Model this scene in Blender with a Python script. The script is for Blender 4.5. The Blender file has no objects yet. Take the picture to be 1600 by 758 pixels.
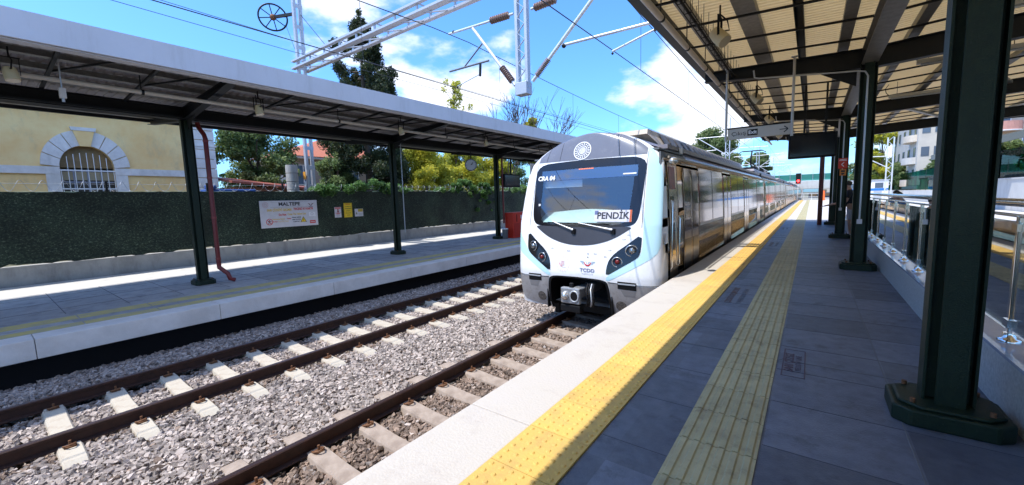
import bpy, bmesh, math, random
import numpy as np
from mathutils import Vector, Matrix
R=math.radians; PI=math.pi
sc=bpy.context.scene; COL=sc.collection
random.seed(7)
# ------------------------------------------------------------ camera, world, sun, exposure
EYE=1.445
YAW,PIT,ROL=0.640770,0.105752,-0.030462
fw=Vector((-math.sin(YAW)*math.cos(PIT),math.cos(YAW)*math.cos(PIT),-math.sin(PIT)))
r0=Vector((math.cos(YAW),math.sin(YAW),0)); u0=r0.cross(fw)
rt=math.cos(ROL)*r0+math.sin(ROL)*u0; up=-math.sin(ROL)*r0+math.cos(ROL)*u0
cd=bpy.data.cameras.new('camera'); cam=bpy.data.objects.new('camera',cd); COL.objects.link(cam)
cd.sensor_width=36; cd.lens=627.988/1600*36; cd.clip_start=.05; cd.clip_end=3000
cam.matrix_world=Matrix(((rt.x,up.x,-fw.x,0),(rt.y,up.y,-fw.y,0),(rt.z,up.z,-fw.z,EYE),(0,0,0,1)))
sc.camera=cam
SUND=Vector((0.235,0.46,-1)).normalized()          # travelling direction of sunlight
elev=math.asin(-SUND.z); azi=math.atan2(-SUND.x,-SUND.y)   # azimuth of the sun from +Y towards +X
w=bpy.data.worlds.new('World'); sc.world=w; w.use_nodes=True
nt=w.node_tree; nt.nodes.clear()
def N(nt,t,**k):
    n=nt.nodes.new(t)
    for a,b in k.items(): setattr(n,a,b)
    return n
out=N(nt,'ShaderNodeOutputWorld'); bg=N(nt,'ShaderNodeBackground'); bg.inputs[1].default_value=0.15
sky=N(nt,'ShaderNodeTexSky',sky_type='NISHITA'); sky.sun_disc=False; sky.sun_elevation=elev; sky.sun_rotation=azi
sky.air_density=1.0; sky.dust_density=1.2; sky.ozone_density=3.0
tc=N(nt,'ShaderNodeTexCoord')
mp=N(nt,'ShaderNodeMapping'); mp.inputs['Scale'].default_value=(1,1,2.2)
nz=N(nt,'ShaderNodeTexNoise'); nz.inputs['Scale'].default_value=5.5; nz.inputs['Detail'].default_value=9; nz.inputs['Roughness'].default_value=.56
nt.links.new(tc.outputs['Generated'],mp.inputs[0]); nt.links.new(mp.outputs[0],nz.inputs['Vector'])
acc=None
def mth(nt,op,a,b=None,c=None,clamp=False):
    n=N(nt,'ShaderNodeMath',operation=op); n.use_clamp=clamp
    for i,v in enumerate((a,b,c)):
        if v is None: continue
        if isinstance(v,(int,float)): n.inputs[i].default_value=v
        else: nt.links.new(v,n.inputs[i])
    return n.outputs[0]
for (dx,dy,dz,wd,am) in [(-.83,.43,.37,.09,.28),(-.73,.56,.38,.10,.24),(-.69,.68,.24,.08,.26),(-.61,.75,.27,.09,.30),(-.53,.80,.30,.06,.16),(-.37,.90,.23,.07,.16),(-.19,.97,.13,.10,.34),(-.26,.92,.30,.05,.2),(-.24,.94,.24,.04,.18),
        (-.80,.55,.12,.2,.14),(.1,.99,.08,.3,.26),(-.42,-.82,.36,.17,.32),(-.2,.0,.98,.45,.32),(.75,.1,.6,.45,.34),(.3,-.6,.7,.4,.25),(.6,-.75,.25,.4,.25),(-.6,-.7,.3,.3,.2),(-.94,.12,.36,.3,-.3),(-.44,.80,.40,.12,-.12),(-.5,.5,.75,.4,.1)]:  # clouds overhead, right and behind are added out of view to whiten shade
    l=math.sqrt(dx*dx+dy*dy+dz*dz)
    v=N(nt,'ShaderNodeVectorMath',operation='DISTANCE'); nt.links.new(tc.outputs['Generated'],v.inputs[0]); v.inputs[1].default_value=(dx/l,dy/l,dz/l)
    q=mth(nt,'DIVIDE',v.outputs['Value'],wd); q=mth(nt,'MULTIPLY',q,q); q=mth(nt,'MULTIPLY',q,-1.0); q=mth(nt,'EXPONENT',q); q=mth(nt,'MULTIPLY',q,am)
    acc=q if acc is None else mth(nt,'ADD',acc,q)
m=mth(nt,'ADD',acc,nz.outputs['Fac']); 
mr=N(nt,'ShaderNodeMapRange',interpolation_type='SMOOTHSTEP'); mr.inputs[1].default_value=.64; mr.inputs[2].default_value=.86; nt.links.new(m,mr.inputs[0])
nz2=N(nt,'ShaderNodeTexNoise'); nz2.inputs['Scale'].default_value=9; nz2.inputs['Detail'].default_value=6; nt.links.new(mp.outputs[0],nz2.inputs['Vector'])
cr=N(nt,'ShaderNodeMix',data_type='RGBA'); cr.inputs[6].default_value=(3.0,3.3,4.0,1); cr.inputs[7].default_value=(4.6,4.7,4.9,1); nt.links.new(nz2.outputs['Fac'],cr.inputs[0])
tint=N(nt,'ShaderNodeMix',data_type='RGBA',blend_type='MULTIPLY'); tint.inputs[0].default_value=1; nt.links.new(sky.outputs[0],tint.inputs[6]); tint.inputs[7].default_value=(.43,.75,1.14,1)
mx=N(nt,'ShaderNodeMix',data_type='RGBA'); nt.links.new(mr.outputs[0],mx.inputs[0]); nt.links.new(tint.outputs[2],mx.inputs[6]); nt.links.new(cr.outputs[2],mx.inputs[7])
nt.links.new(mx.outputs[2],bg.inputs[0]); nt.links.new(bg.outputs[0],out.inputs[0])
sl=bpy.data.lights.new('sun','SUN'); sl.energy=2.45; sl.angle=R(.5); sl.color=(1,.955,.88)
so=bpy.data.objects.new('sun',sl); COL.objects.link(so); so.rotation_euler=SUND.to_track_quat('-Z','Y').to_euler()
so.location=(0,0,60)
sc.view_settings.view_transform='Standard'; sc.view_settings.look='None'; sc.view_settings.gamma=1; sc.view_settings.use_curve_mapping=False
sc.view_settings.exposure=1.2
sc.cycles.max_bounces=8; sc.cycles.diffuse_bounces=4; sc.cycles.glossy_bounces=4; sc.cycles.transparent_max_bounces=12
sc.cycles.caustics_reflective=False; sc.cycles.caustics_refractive=False
# ------------------------------------------------------------ helpers
MATS={}
def mat(name,col,rough=.6,metal=0,var=0.0,vs=4.0,bump=0.0,bs=40.0,spec=.5,col2=None,island=0.0,emit=None,stretch=None,trans=0.0):
    """procedural material: base colour varied by noise (var, col2), fine bump, optional per-island variation"""
    if name in MATS: return MATS[name]
    m=bpy.data.materials.new(name); m.use_nodes=True; t=m.node_tree; b=t.nodes['Principled BSDF']
    b.inputs['Roughness'].default_value=rough; b.inputs['Metallic'].default_value=metal; b.inputs['Specular IOR Level'].default_value=spec
    tc=N(t,'ShaderNodeTexCoord'); vec=tc.outputs['Object']
    if stretch:
        mp=N(t,'ShaderNodeMapping'); mp.inputs['Scale'].default_value=stretch; t.links.new(vec,mp.inputs[0]); vec=mp.outputs[0]
    c2=col2 or tuple(c*.6 for c in col)
    last=None
    nz=N(t,'ShaderNodeTexNoise'); nz.inputs['Scale'].default_value=vs; nz.inputs['Detail'].default_value=7; nz.inputs['Roughness'].default_value=.65; t.links.new(vec,nz.inputs['Vector'])
    mrr=N(t,'ShaderNodeMapRange'); mrr.inputs[1].default_value=.36; mrr.inputs[2].default_value=.66; mrr.inputs[4].default_value=max(var,0.02); t.links.new(nz.outputs['Fac'],mrr.inputs[0])
    mx=N(t,'ShaderNodeMix',data_type='RGBA'); mx.inputs[6].default_value=(*col,1); mx.inputs[7].default_value=(*c2,1); t.links.new(mrr.outputs[0],mx.inputs[0]); last=mx.outputs[2]
    if island:
        g=N(t,'ShaderNodeNewGeometry'); h=N(t,'ShaderNodeHueSaturation'); h.inputs['Saturation'].default_value=1
        v=N(t,'ShaderNodeMapRange'); v.inputs[3].default_value=1-island; v.inputs[4].default_value=1+island; t.links.new(g.outputs['Random Per Island'],v.inputs[0])
        t.links.new(v.outputs[0],h.inputs['Value']); t.links.new(last,h.inputs['Color']); last=h.outputs[0]
    t.links.new(last,b.inputs['Base Color'])
    if bump:
        n2=N(t,'ShaderNodeTexNoise'); n2.inputs['Scale'].default_value=bs; n2.inputs['Detail'].default_value=4; t.links.new(vec,n2.inputs['Vector'])
        bp=N(t,'ShaderNodeBump'); bp.inputs['Strength'].default_value=bump; bp.inputs['Distance'].default_value=.01; t.links.new(n2.outputs['Fac'],bp.inputs['Height']); t.links.new(bp.outputs[0],b.inputs['Normal'])
    if emit: b.inputs['Emission Color'].default_value=(*emit[:3],1); b.inputs['Emission Strength'].default_value=emit[3]
    if trans: b.inputs['Transmission Weight'].default_value=trans
    MATS[name]=m; return m
def glassmat(name,tint,refl=.5,extra=0.0,rough=.0):
    if name in MATS: return MATS[name]
    m=bpy.data.materials.new(name); m.use_nodes=True; t=m.node_tree; t.nodes.clear()
    o=N(t,'ShaderNodeOutputMaterial'); tr=N(t,'ShaderNodeBsdfTransparent'); tr.inputs[0].default_value=(*tint,1)
    gl=N(t,'ShaderNodeBsdfGlossy'); gl.inputs['Roughness'].default_value=rough; gl.inputs[0].default_value=(.95,.97,1,1)
    f=N(t,'ShaderNodeLayerWeight'); f.inputs[0].default_value=.5
    a=mth(t,'POWER',f.outputs['Facing'],4.5); a=mth(t,'MULTIPLY_ADD',a,.95,.045); a=mth(t,'MULTIPLY_ADD',a,refl,extra,True)
    mx=N(t,'ShaderNodeMixShader'); t.links.new(a,mx.inputs[0]); t.links.new(tr.outputs[0],mx.inputs[1]); t.links.new(gl.outputs[0],mx.inputs[2]); t.links.new(mx.outputs[0],o.inputs[0])
    MATS[name]=m; return m
class MB:
    def __init__(s): s.v=[]; s.f=[]; s.m=[]; s.sm=[]
    def add(s,vs,fs,mi=0,sm=False):
        o=len(s.v); s.v+= [tuple(v) for v in vs]; s.f+=[tuple(i+o for i in f) for f in fs]; s.m+=[mi]*len(fs); s.sm+=[sm]*len(fs); return s
    def box(s,x0,x1,y0,y1,z0,z1,mi=0):
        return s.add([(x0,y0,z0),(x1,y0,z0),(x1,y1,z0),(x0,y1,z0),(x0,y0,z1),(x1,y0,z1),(x1,y1,z1),(x0,y1,z1)],
            [(0,3,2,1),(4,5,6,7),(0,1,5,4),(1,2,6,5),(2,3,7,6),(3,0,4,7)],mi)
    def bar(s,a,b,w,h,mi=0,upv=(0,0,1)):
        a=Vector(a);b=Vector(b);d=(b-a).normalized();U=Vector(upv)
        if abs(d.dot(U))>.99: U=Vector((0,1,0))
        r=d.cross(U).normalized();u=r.cross(d).normalized(); r=r*w/2;u=u*h/2
        vs=[a-r-u,a+r-u,a+r+u,a-r+u,b-r-u,b+r-u,b+r+u,b-r+u]
        return s.add(vs,[(0,1,2,3),(7,6,5,4),(0,4,5,1),(1,5,6,2),(2,6,7,3),(3,7,4,0)],mi)
    def tube(s,pts,r,n=10,mi=0,cap=True):
        P=[Vector(p) for p in pts]; rs=r if isinstance(r,(list,tuple)) else [r]*len(P)
        vs=[];fs=[]; prev=None
        for i,p in enumerate(P):
            d=((P[min(i+1,len(P)-1)]-P[max(i-1,0)])).normalized()
            if prev is None:
                U=Vector((0,0,1)) if abs(d.z)<.9 else Vector((0,1,0)); a=d.cross(U).normalized()
            else: a=(prev-d*prev.dot(d)).normalized()
            prev=a; b=d.cross(a)
            for k in range(n):
                t=2*PI*k/n; vs.append(p+(a*math.cos(t)+b*math.sin(t))*rs[i])
        for i in range(len(P)-1):
            for k in range(n):
                k2=(k+1)%n; fs.append((i*n+k,i*n+k2,(i+1)*n+k2,(i+1)*n+k))
        s.add(vs,fs,mi,True)
        if cap:
            s.add(vs[:n],[tuple(range(n-1,-1,-1))],mi); s.add(vs[-n:],[tuple(range(n))],mi)
        return s
    def prism(s,poly,axis,a,b,mi=0):
        """poly: 2D list; axis 'x','y','z' extrusion from a to b"""
        def P(u,v,t): return {'x':(t,u,v),'y':(u,t,v),'z':(u,v,t)}[axis]
        n=len(poly); vs=[P(u,v,a) for u,v in poly]+[P(u,v,b) for u,v in poly]
        return s.add(vs,[tuple(range(n-1,-1,-1)),tuple(range(n,2*n))]+[(i,(i+1)%n,(i+1)%n+n,i+n) for i in range(n)],mi)
    def ball(s,c,rx,ry=None,rz=None,n=12,mi=0):
        ry=ry or rx; rz=rz or rx; vs=[];fs=[]
        for i in range(1,n):
            for k in range(n): t=PI*i/n;p=2*PI*k/n; vs.append((c[0]+rx*math.sin(t)*math.cos(p),c[1]+ry*math.sin(t)*math.sin(p),c[2]+rz*math.cos(t)))
        vs+=[(c[0],c[1],c[2]+rz),(c[0],c[1],c[2]-rz)]; T=len(vs)-2
        for i in range(n-2):
            for k in range(n): fs.append((i*n+k,(i+1)*n+k,(i+1)*n+(k+1)%n,i*n+(k+1)%n))
        for k in range(n): fs.append((T,k,(k+1)%n)); fs.append((T+1,(n-2)*n+(k+1)%n,(n-2)*n+k))
        return s.add(vs,fs,mi,True)
    def build(s,name,m,parent=None,loc=None,bevel=0):
        me=bpy.data.meshes.new(name); off=Vector(loc) if loc else None
        me.from_pydata(s.v,[],s.f); 
        for mm in (m if isinstance(m,(list,tuple)) else [m]): me.materials.append(mm)
        me.polygons.foreach_set('material_index',s.m); me.polygons.foreach_set('use_smooth',s.sm); me.update()
        b=bmesh.new(); b.from_mesh(me); bmesh.ops.recalc_face_normals(b,faces=b.faces); b.to_mesh(me); b.free()
        o=bpy.data.objects.new(name,me); COL.objects.link(o)
        if parent: o.parent=parent
        if bevel:
            bv=o.modifiers.new('bevel','BEVEL'); bv.width=bevel; bv.segments=2; bv.limit_method='ANGLE'
        return o
def tag(o,label=None,cat=None,group=None,kind=None):
    if label: o['label']=label
    if cat: o['category']=cat
    if group: o['group']=group
    if kind: o['kind']=kind
    return o
def thing(name,label,cat,loc=(0,0,0),rz=0,group=None):
    o=bpy.data.objects.new(name,None); COL.objects.link(o); o.location=loc; o.rotation_euler=(0,0,rz); o.empty_display_size=.2
    return tag(o,label,cat,group)
KIDS={}
def dup(o,loc,rz=None,label=None,parent=None):
    c=o.copy(); COL.objects.link(c)
    if parent is not None: c.parent=parent
    else:
        c.location=loc
        if rz is not None: c.rotation_euler=(0,0,rz)
        if label: c['label']=label
    for ch in [k for k in bpy.data.objects if k.parent==o]: dup(ch,None,parent=c)
    return c
def npmesh(name,V,F,m,parent=None,smooth=False,attr=None):
    """V (n,3) F (k,4) arrays"""
    me=bpy.data.meshes.new(name); nf,ns=F.shape
    me.vertices.add(len(V)); me.vertices.foreach_set('co',V.astype('f').ravel())
    me.loops.add(nf*ns); me.loops.foreach_set('vertex_index',F.astype('i').ravel())
    me.polygons.add(nf); me.polygons.foreach_set('loop_start',np.arange(0,nf*ns,ns,dtype='i'))
    me.polygons.foreach_set('use_smooth',np.full(nf,smooth)); me.update(calc_edges=True); me.validate()
    if attr is not None:
        a=me.attributes.new('tone','FLOAT','FACE'); a.data.foreach_set('value',attr.astype('f'))
    me.materials.append(m); o=bpy.data.objects.new(name,me); COL.objects.link(o)
    if parent: o.parent=parent
    return o
def text(body,size,m,parent,M,name='lettering',align='CENTER',bold=0.0,ext=.001,xs=1.0):
    """M: matrix placing the text plane (x right, y up, z out)"""
    cu=bpy.data.curves.new(name,'FONT'); cu.body=body; cu.size=size; cu.align_x=align; cu.align_y='CENTER'; cu.extrude=ext; cu.offset=bold; cu.resolution_u=3
    t=bpy.data.objects.new('tmp',cu); COL.objects.link(t); dg=bpy.context.evaluated_depsgraph_get(); 
    me=bpy.data.meshes.new_from_object(t.evaluated_get(dg)); bpy.data.objects.remove(t); bpy.data.curves.remove(cu)
    me.transform(M@Matrix.Diagonal((xs,1,1,1))); me.materials.clear(); me.materials.append(m)
    o=bpy.data.objects.new(name,me); COL.objects.link(o); o.parent=parent; return o
def plane_m(o,x,z):
    """matrix from origin, x dir, up dir"""
    x=Vector(x).normalized(); y=Vector(z).normalized(); n=x.cross(y)
    return Matrix(((x.x,y.x,n.x,o[0]),(x.y,y.y,n.y,o[1]),(x.z,y.z,n.z,o[2]),(0,0,0,1)))
# ------------------------------------------------------------ materials
coping=mat('coping_concrete',(.50,.46,.41),.85,var=.55,vs=3,col2=(.50,.46,.43),bump=.4,bs=60)
granite=mat('granite_paving',(.128,.146,.184),.55,var=.8,vs=9,col2=(.076,.088,.116),bump=.35,bs=90)
yel=mat('yellow_tactile',(.66,.42,.10),.7,var=.5,vs=5,col2=(.58,.38,.13),bump=.25,bs=60)
ochre=mat('ochre_tactile',(.47,.42,.23),.7,var=.6,vs=6,col2=(.34,.30,.18),bump=.2,bs=60)
ballast=mat('ballast_stone',(.41,.35,.31),.9,var=.7,vs=6,col2=(.24,.195,.175),island=.5,bump=.3,bs=90)
gravelbed=mat('gravel_bed',(.17,.155,.15),.95,var=1,vs=25,col2=(.06,.055,.055),bump=1,bs=35)
slp2=mat('tan_sleeper_concrete',(.40,.32,.26),.85,var=.8,vs=7,col2=(.25,.19,.15),bump=.3,bs=80)
slp=mat('sleeper_concrete',(.50,.45,.37),.85,var=.6,vs=7,col2=(.48,.42,.34),bump=.3,bs=80)
railm=mat('rusty_rail',(.060,.026,.018),.6,var=.7,vs=12,col2=(.022,.012,.010),metal=.3,bump=.3,bs=80)
railtop=mat('worn_rail_head',(.16,.10,.09),.30,metal=.8,var=.4,vs=10)
clipm=mat('rusty_clip',(.20,.09,.04),.7,var=.7,vs=30,metal=.2)
dgreen=mat('dark_green_paint',(.013,.026,.013),.5,spec=.3,var=.5,vs=20,col2=(.006,.012,.009),bump=.25,bs=150)
dsteel=mat('dark_steel_paint',(.012,.013,.015),.5,spec=.3,var=.4,vs=8,bump=.1)
fasc=mat('grey_white_fascia',(.66,.66,.70),.5,var=.3,vs=1.2,col2=(.5,.5,.52))
purl=mat('galvanised_purlin',(.30,.29,.27),.5,metal=.3,var=.6,vs=12,col2=(.17,.165,.16))
sheet=mat('cream_corrugated_sheet',(.86,.76,.58),.34,var=.5,vs=1.2,col2=(.72,.60,.42),stretch=(1,.4,1))
sheetL=mat('grey_corrugated_sheet',(.42,.38,.38),.5,var=.5,vs=2,col2=(.26,.24,.25))
galv=mat('galvanised_steel',(.50,.52,.55),.42,metal=.35,var=.4,vs=6,col2=(.38,.40,.43))
cream=mat('cream_pipe',(.66,.57,.47),.5,var=.3,vs=3)
creamlamp=mat('cream_lamp_body',(.72,.58,.33),.5,var=.3,vs=6)
blackm=mat('black_matt',(.005,.005,.006),.6,spec=.25,var=.3,vs=9)
blackg=mat('black_gloss',(.010,.010,.013),.12,var=.2,vs=4)
white=mat('white_paint',(.80,.80,.80),.4,var=.2,vs=3,col2=(.70,.70,.71))
trainw=mat('train_white_paint',(.83,.83,.84),.22,var=.35,vs=5,col2=(.74,.72,.71))
traincap=mat('train_dark_grey',(.16,.165,.20),.20,var=.3,vs=3,col2=(.13,.13,.16))
trainskirt=mat('train_skirt_grey',(.33,.315,.31),.35,var=.5,vs=7,col2=(.22,.20,.20))
blueband=mat('pale_blue_paint',(.50,.74,.81),.22,var=.25,vs=4,col2=(.46,.68,.77))
steel=mat('brushed_stainless',(.78,.62,.45),.20,metal=.92,var=.5,vs=2,col2=(.46,.38,.32),stretch=(1,1.2,.25),bump=.05,bs=30)
roofm=mat('train_roof_steel',(.36,.31,.30),.42,metal=.5,var=.4,vs=3)
tan=mat('tan_roof_equipment',(.50,.42,.33),.5,var=.3,vs=3)
sideglass=mat('dark_side_glass',(.34,.25,.17),.07,metal=.55,var=.5,vs=1.5,col2=(.22,.17,.13),spec=.6)
concrete=mat('plain_concrete',(.45,.43,.40),.9,var=.7,vs=2,col2=(.30,.29,.27),bump=.3,bs=40)
conwhite=mat('pale_concrete_wall',(.62,.61,.58),.85,var=.5,vs=1.2,col2=(.50,.49,.47))
darkcon=mat('dark_stained_concrete',(.055,.052,.050),.9,var=.6,vs=2)
paver=mat('grey_block_paving',(.42,.41,.40),.85,var=.7,vs=5,col2=(.30,.295,.295),bump=.4,bs=50)
pale_y=mat('faded_yellow_line',(.62,.50,.16),.8,var=.9,vs=5,col2=(.42,.38,.24))
redp=mat('red_paint',(.62,.035,.015),.4,var=.3,vs=5,col2=(.45,.03,.015))
pipered=mat('dark_red_pipe',(.20,.022,.020),.4,var=.5,vs=8,col2=(.12,.015,.015))
yplaster=mat('yellow_plaster',(.92,.68,.32),.85,var=.9,vs=1.0,col2=(.85,.52,.20),bump=.15,bs=30)
stucco=mat('white_stucco',(.78,.75,.72),.8,var=.6,vs=2.5,col2=(.52,.49,.45))
earth=mat('dry_earth',(.16,.14,.10),.95,var=.8,vs=.4,col2=(.09,.10,.05))
bark=mat('bark',(.11,.085,.065),.9,var=.7,vs=10,bump=.6)
rooftile=mat('red_roof_tiles',(.48,.15,.07),.7,var=.6,vs=5,col2=(.33,.10,.05),bump=.5,bs=14)
def translucent(m,fac,col):
    t=m.node_tree; b=t.nodes['Principled BSDF']; o=t.nodes['Material Output']; tl=N(t,'ShaderNodeBsdfTranslucent'); tl.inputs[0].default_value=(*col,1)
    mx=N(t,'ShaderNodeMixShader'); mx.inputs[0].default_value=fac; t.links.new(b.outputs[0],mx.inputs[1]); t.links.new(tl.outputs[0],mx.inputs[2]); t.links.new(mx.outputs[0],o.inputs[0])
translucent(sheet,.37,(.98,.86,.63))
def tiles(m,sx,sy,ox,oy,amt):
    t=m.node_tree; b=t.nodes['Principled BSDF']; l=b.inputs['Base Color'].links[0]; src=l.from_socket; tc=N(t,'ShaderNodeTexCoord')
    mp=N(t,'ShaderNodeMapping'); mp.inputs['Location'].default_value=(ox,oy,0); mp.inputs['Scale'].default_value=(1/sx,1/sy,0); t.links.new(tc.outputs['Object'],mp.inputs[0])
    f=N(t,'ShaderNodeVectorMath',operation='FLOOR'); t.links.new(mp.outputs[0],f.inputs[0]); wn=N(t,'ShaderNodeTexWhiteNoise'); t.links.new(f.outputs[0],wn.inputs[0])
    mr=N(t,'ShaderNodeMapRange'); mr.inputs[3].default_value=1-amt; mr.inputs[4].default_value=1+amt; t.links.new(wn.outputs['Value'],mr.inputs[0])
    h=N(t,'ShaderNodeHueSaturation'); t.links.new(mr.outputs[0],h.inputs['Value']); t.links.new(src,h.inputs['Color']); t.links.new(h.outputs[0],b.inputs['Base Color'])
def dirt(m,col,scale,lo,hi,amt,stretch=None,det=8):
    t=m.node_tree; b=t.nodes['Principled BSDF']; l=b.inputs['Base Color'].links[0]; src=l.from_socket
    tc=N(t,'ShaderNodeTexCoord'); vec=tc.outputs['Object']
    if stretch: mp=N(t,'ShaderNodeMapping'); mp.inputs['Scale'].default_value=stretch; t.links.new(vec,mp.inputs[0]); vec=mp.outputs[0]
    nz=N(t,'ShaderNodeTexNoise'); nz.inputs['Scale'].default_value=scale; nz.inputs['Detail'].default_value=det; nz.inputs['Roughness'].default_value=.7; t.links.new(vec,nz.inputs['Vector'])
    mr=N(t,'ShaderNodeMapRange'); mr.inputs[1].default_value=lo; mr.inputs[2].default_value=hi; mr.inputs[4].default_value=amt; t.links.new(nz.outputs['Fac'],mr.inputs[0])
    mx=N(t,'ShaderNodeMix',data_type='RGBA'); t.links.new(mr.outputs[0],mx.inputs[0]); t.links.new(src,mx.inputs[6]); mx.inputs[7].default_value=(*col,1); t.links.new(mx.outputs[2],b.inputs['Base Color'])
inox=mat('polished_inox',(.72,.70,.67),.14,metal=1,var=.1)
yellowsign=mat('yellow_sign',(.85,.60,.03),.4,var=.15)
signred=mat('sign_red_ink',(.60,.04,.03),.5); signyel=mat('sign_ochre_ink',(.72,.48,.05),.5); signblk=mat('sign_black_ink',(.02,.02,.025),.5)
signwhite=mat('sign_white_board',(.66,.64,.68),.45,var=.25,vs=5)
wirem=mat('dark_wire',(.03,.03,.035),.5); ceram=mat('brown_insulator',(.17,.10,.075),.3)
skin=mat('skin',(.45,.25,.17),.55,var=.2,vs=20)
dirt(trainw,(.30,.25,.22),14,.60,.78,.55); dirt(trainw,(.45,.42,.38),3,.5,.8,.35,(1,1,.5))
dirt(coping,(.30,.24,.22),1.6,.52,.72,.45); dirt(coping,(.16,.14,.13),38,.66,.74,.6)
tiles(granite,.6875,.62,.25,-.16,.13); dirt(granite,(.045,.048,.06),3.4,.56,.70,.55); dirt(granite,(.20,.22,.25),1.3,.48,.72,.55); tiles(granite,.6875,.62,.25,-.16,.13); dirt(granite,(.045,.048,.06),3.4,.56,.70,.55); dirt(granite,(.03,.03,.04),22,.66,.72,.7)
tiles(yel,3,.4,0,0,.07); dirt(yel,(.34,.22,.08),5,.52,.72,.55); dirt(yel,(.12,.09,.06),30,.62,.72,.5); tiles(ochre,3,.4,0,0,.09); dirt(ochre,(.16,.13,.08),7,.52,.72,.6)
tiles(paver,1.0,.9,0,0,.14); dirt(paver,(.12,.12,.13),2.2,.52,.68,.6); dirt(fasc,(.40,.38,.36),4,.52,.8,.5,(1,1,.15)); dirt(concrete,(.14,.13,.12),3,.5,.72,.5,(1,1,.3))
dirt(slp,(.30,.20,.14),6,.52,.72,.6); dirt(traincap,(.30,.30,.33),8,.55,.8,.4); dirt(yplaster,(.50,.40,.25),2.5,.52,.75,.5,(1,1,.5)); dirt(stucco,(.42,.40,.37),3.5,.5,.75,.5,(1,1,.4))
dirt(trainskirt,(.16,.13,.11),9,.5,.72,.6); dirt(dgreen,(.06,.07,.055),60,.60,.72,.7); dirt(steel,(.50,.34,.18),5,.5,.75,.5,(1,1,.2)); dirt(conwhite,(.36,.34,.31),2,.5,.72,.5,(1,1,.25))
def leafmat(name,c1,c2,c3):
    m=bpy.data.materials.new(name); m.use_nodes=True; t=m.node_tree; b=t.nodes['Principled BSDF']; b.inputs['Roughness'].default_value=.55
    at=N(t,'ShaderNodeAttribute',attribute_name='tone'); g=N(t,'ShaderNodeNewGeometry')
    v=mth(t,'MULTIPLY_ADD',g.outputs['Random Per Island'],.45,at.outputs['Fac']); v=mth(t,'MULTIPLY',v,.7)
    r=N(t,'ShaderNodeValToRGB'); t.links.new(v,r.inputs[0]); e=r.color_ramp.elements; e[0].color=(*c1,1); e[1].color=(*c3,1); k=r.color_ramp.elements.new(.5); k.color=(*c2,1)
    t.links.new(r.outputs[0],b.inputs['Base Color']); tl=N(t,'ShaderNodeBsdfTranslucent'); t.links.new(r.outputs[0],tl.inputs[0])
    mx=N(t,'ShaderNodeMixShader'); mx.inputs[0].default_value=.5; o=t.nodes['Material Output']; t.links.new(b.outputs[0],mx.inputs[1]); t.links.new(tl.outputs[0],mx.inputs[2]); t.links.new(mx.outputs[0],o.inputs[0])
    return m
lf_dark=leafmat('dark_conifer_leaves',(.018,.030,.012),(.042,.062,.024),(.11,.125,.045))
lf_mid=leafmat('mid_green_leaves',(.04,.08,.022),(.15,.22,.07),(.38,.42,.16))
lf_yel=leafmat('yellow_green_leaves',(.09,.14,.02),(.48,.48,.05),(.85,.72,.09))
lf_ivy=leafmat('ivy_leaves',(.03,.08,.02),(.12,.24,.06),(.28,.42,.13))
lf_far=leafmat('far_tree_leaves',(.06,.11,.035),(.15,.21,.07),(.32,.34,.13))
# ============================================================ SETTING
YB=-14.0   # how far the station reaches behind the camera
g=MB(); g.box(-700,700,-300,1200,-3.2,-1.36); tag(g.build('ground',earth),kind='structure')
g=MB(); g.box(-120,-17.15,-60,140,-1.34,-0.02); tag(g.build('street_ground',earth),kind='structure')
# rail bed under the stones
g=MB(); g.box(-11.0,-2.2,-20,120,-1.35,-1.285); tag(g.build('track_bed',gravelbed),kind='structure')
# near platform
PF=79.0
g=MB(); g.box(-.975,8.9,23.72,PF,-.005,.0035); tag(g.build('sunlit_platform_paving',mat('pale_sunlit_paving',(.56,.53,.50),.8,var=.5,vs=2,col2=(.46,.43,.41))),kind='structure')  # sunlit stretch past the canopy: sun glare painted as paler paving
g=MB(); g.box(-1.36,1.02,YB,PF,-1.34,0.0); tag(g.build('platform_paving',granite),kind='structure')
jt=mat('dark_joint',(.060,.068,.088),.9)
jl=mat('pale_joint',(.17,.18,.19),.9)
g=MB()
for k in range(-4,34): g.box(-.97,-.595,k*.62+.31,k*.62+.3145,.0005,.0015)
for k in range(-4,34): g.box(-.175,1.01,k*.62+.1,k*.62+.1045,.0005,.0015)
tag(g.build('paving_joints',jt),kind='structure')
g=MB()
g.box(.50,.507,YB,PF-1,.0005,.0025)
for y in (4.05,15.95,28.1,40.,52.): g.box(-.975,-.6,y,y+.012,.0005,.0025); g.box(-.175,1.0,y,y+.012,.0005,.0025)
tag(g.build('pale_paving_joints',jl),kind='structure')
g=MB()
y=YB
while y<PF: g.box(-1.895,-1.392,y+.003,min(y+1.997,PF),-.26,.006); y+=2.0
g.box(-1.80,-1.37,YB,PF,-1.34,-.262)
o=tag(g.build('platform_coping',coping,bevel=.006),kind='structure')
# yellow blister strip
g=MB(); y=-1.2; sq=[(math.cos(2*PI*k/8),math.sin(2*PI*k/8)) for k in range(8)]
g.box(-1.388,-.985,YB,-1.2,-.02,.012)
while y<PF-.4:
    g.box(-1.388,-.985,y+.002,y+.398,-.02,.012)
    if y<26:
        for i in range(6):
            for j in range(6):
                cx=-1.388+.034+i*.067; cy=y+.034+j*.0665
                g.add([(cx+a*.017,cy+b*.017,.012) for a,b in sq]+[(cx+a*.010,cy+b*.010,.019) for a,b in sq],[(k,(k+1)%8,(k+1)%8+8,k+8) for k in range(8)]+[tuple(range(8,16))])
    y+=.4
tag(g.build('tactile_warning_strip',yel),kind='structure')
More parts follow.
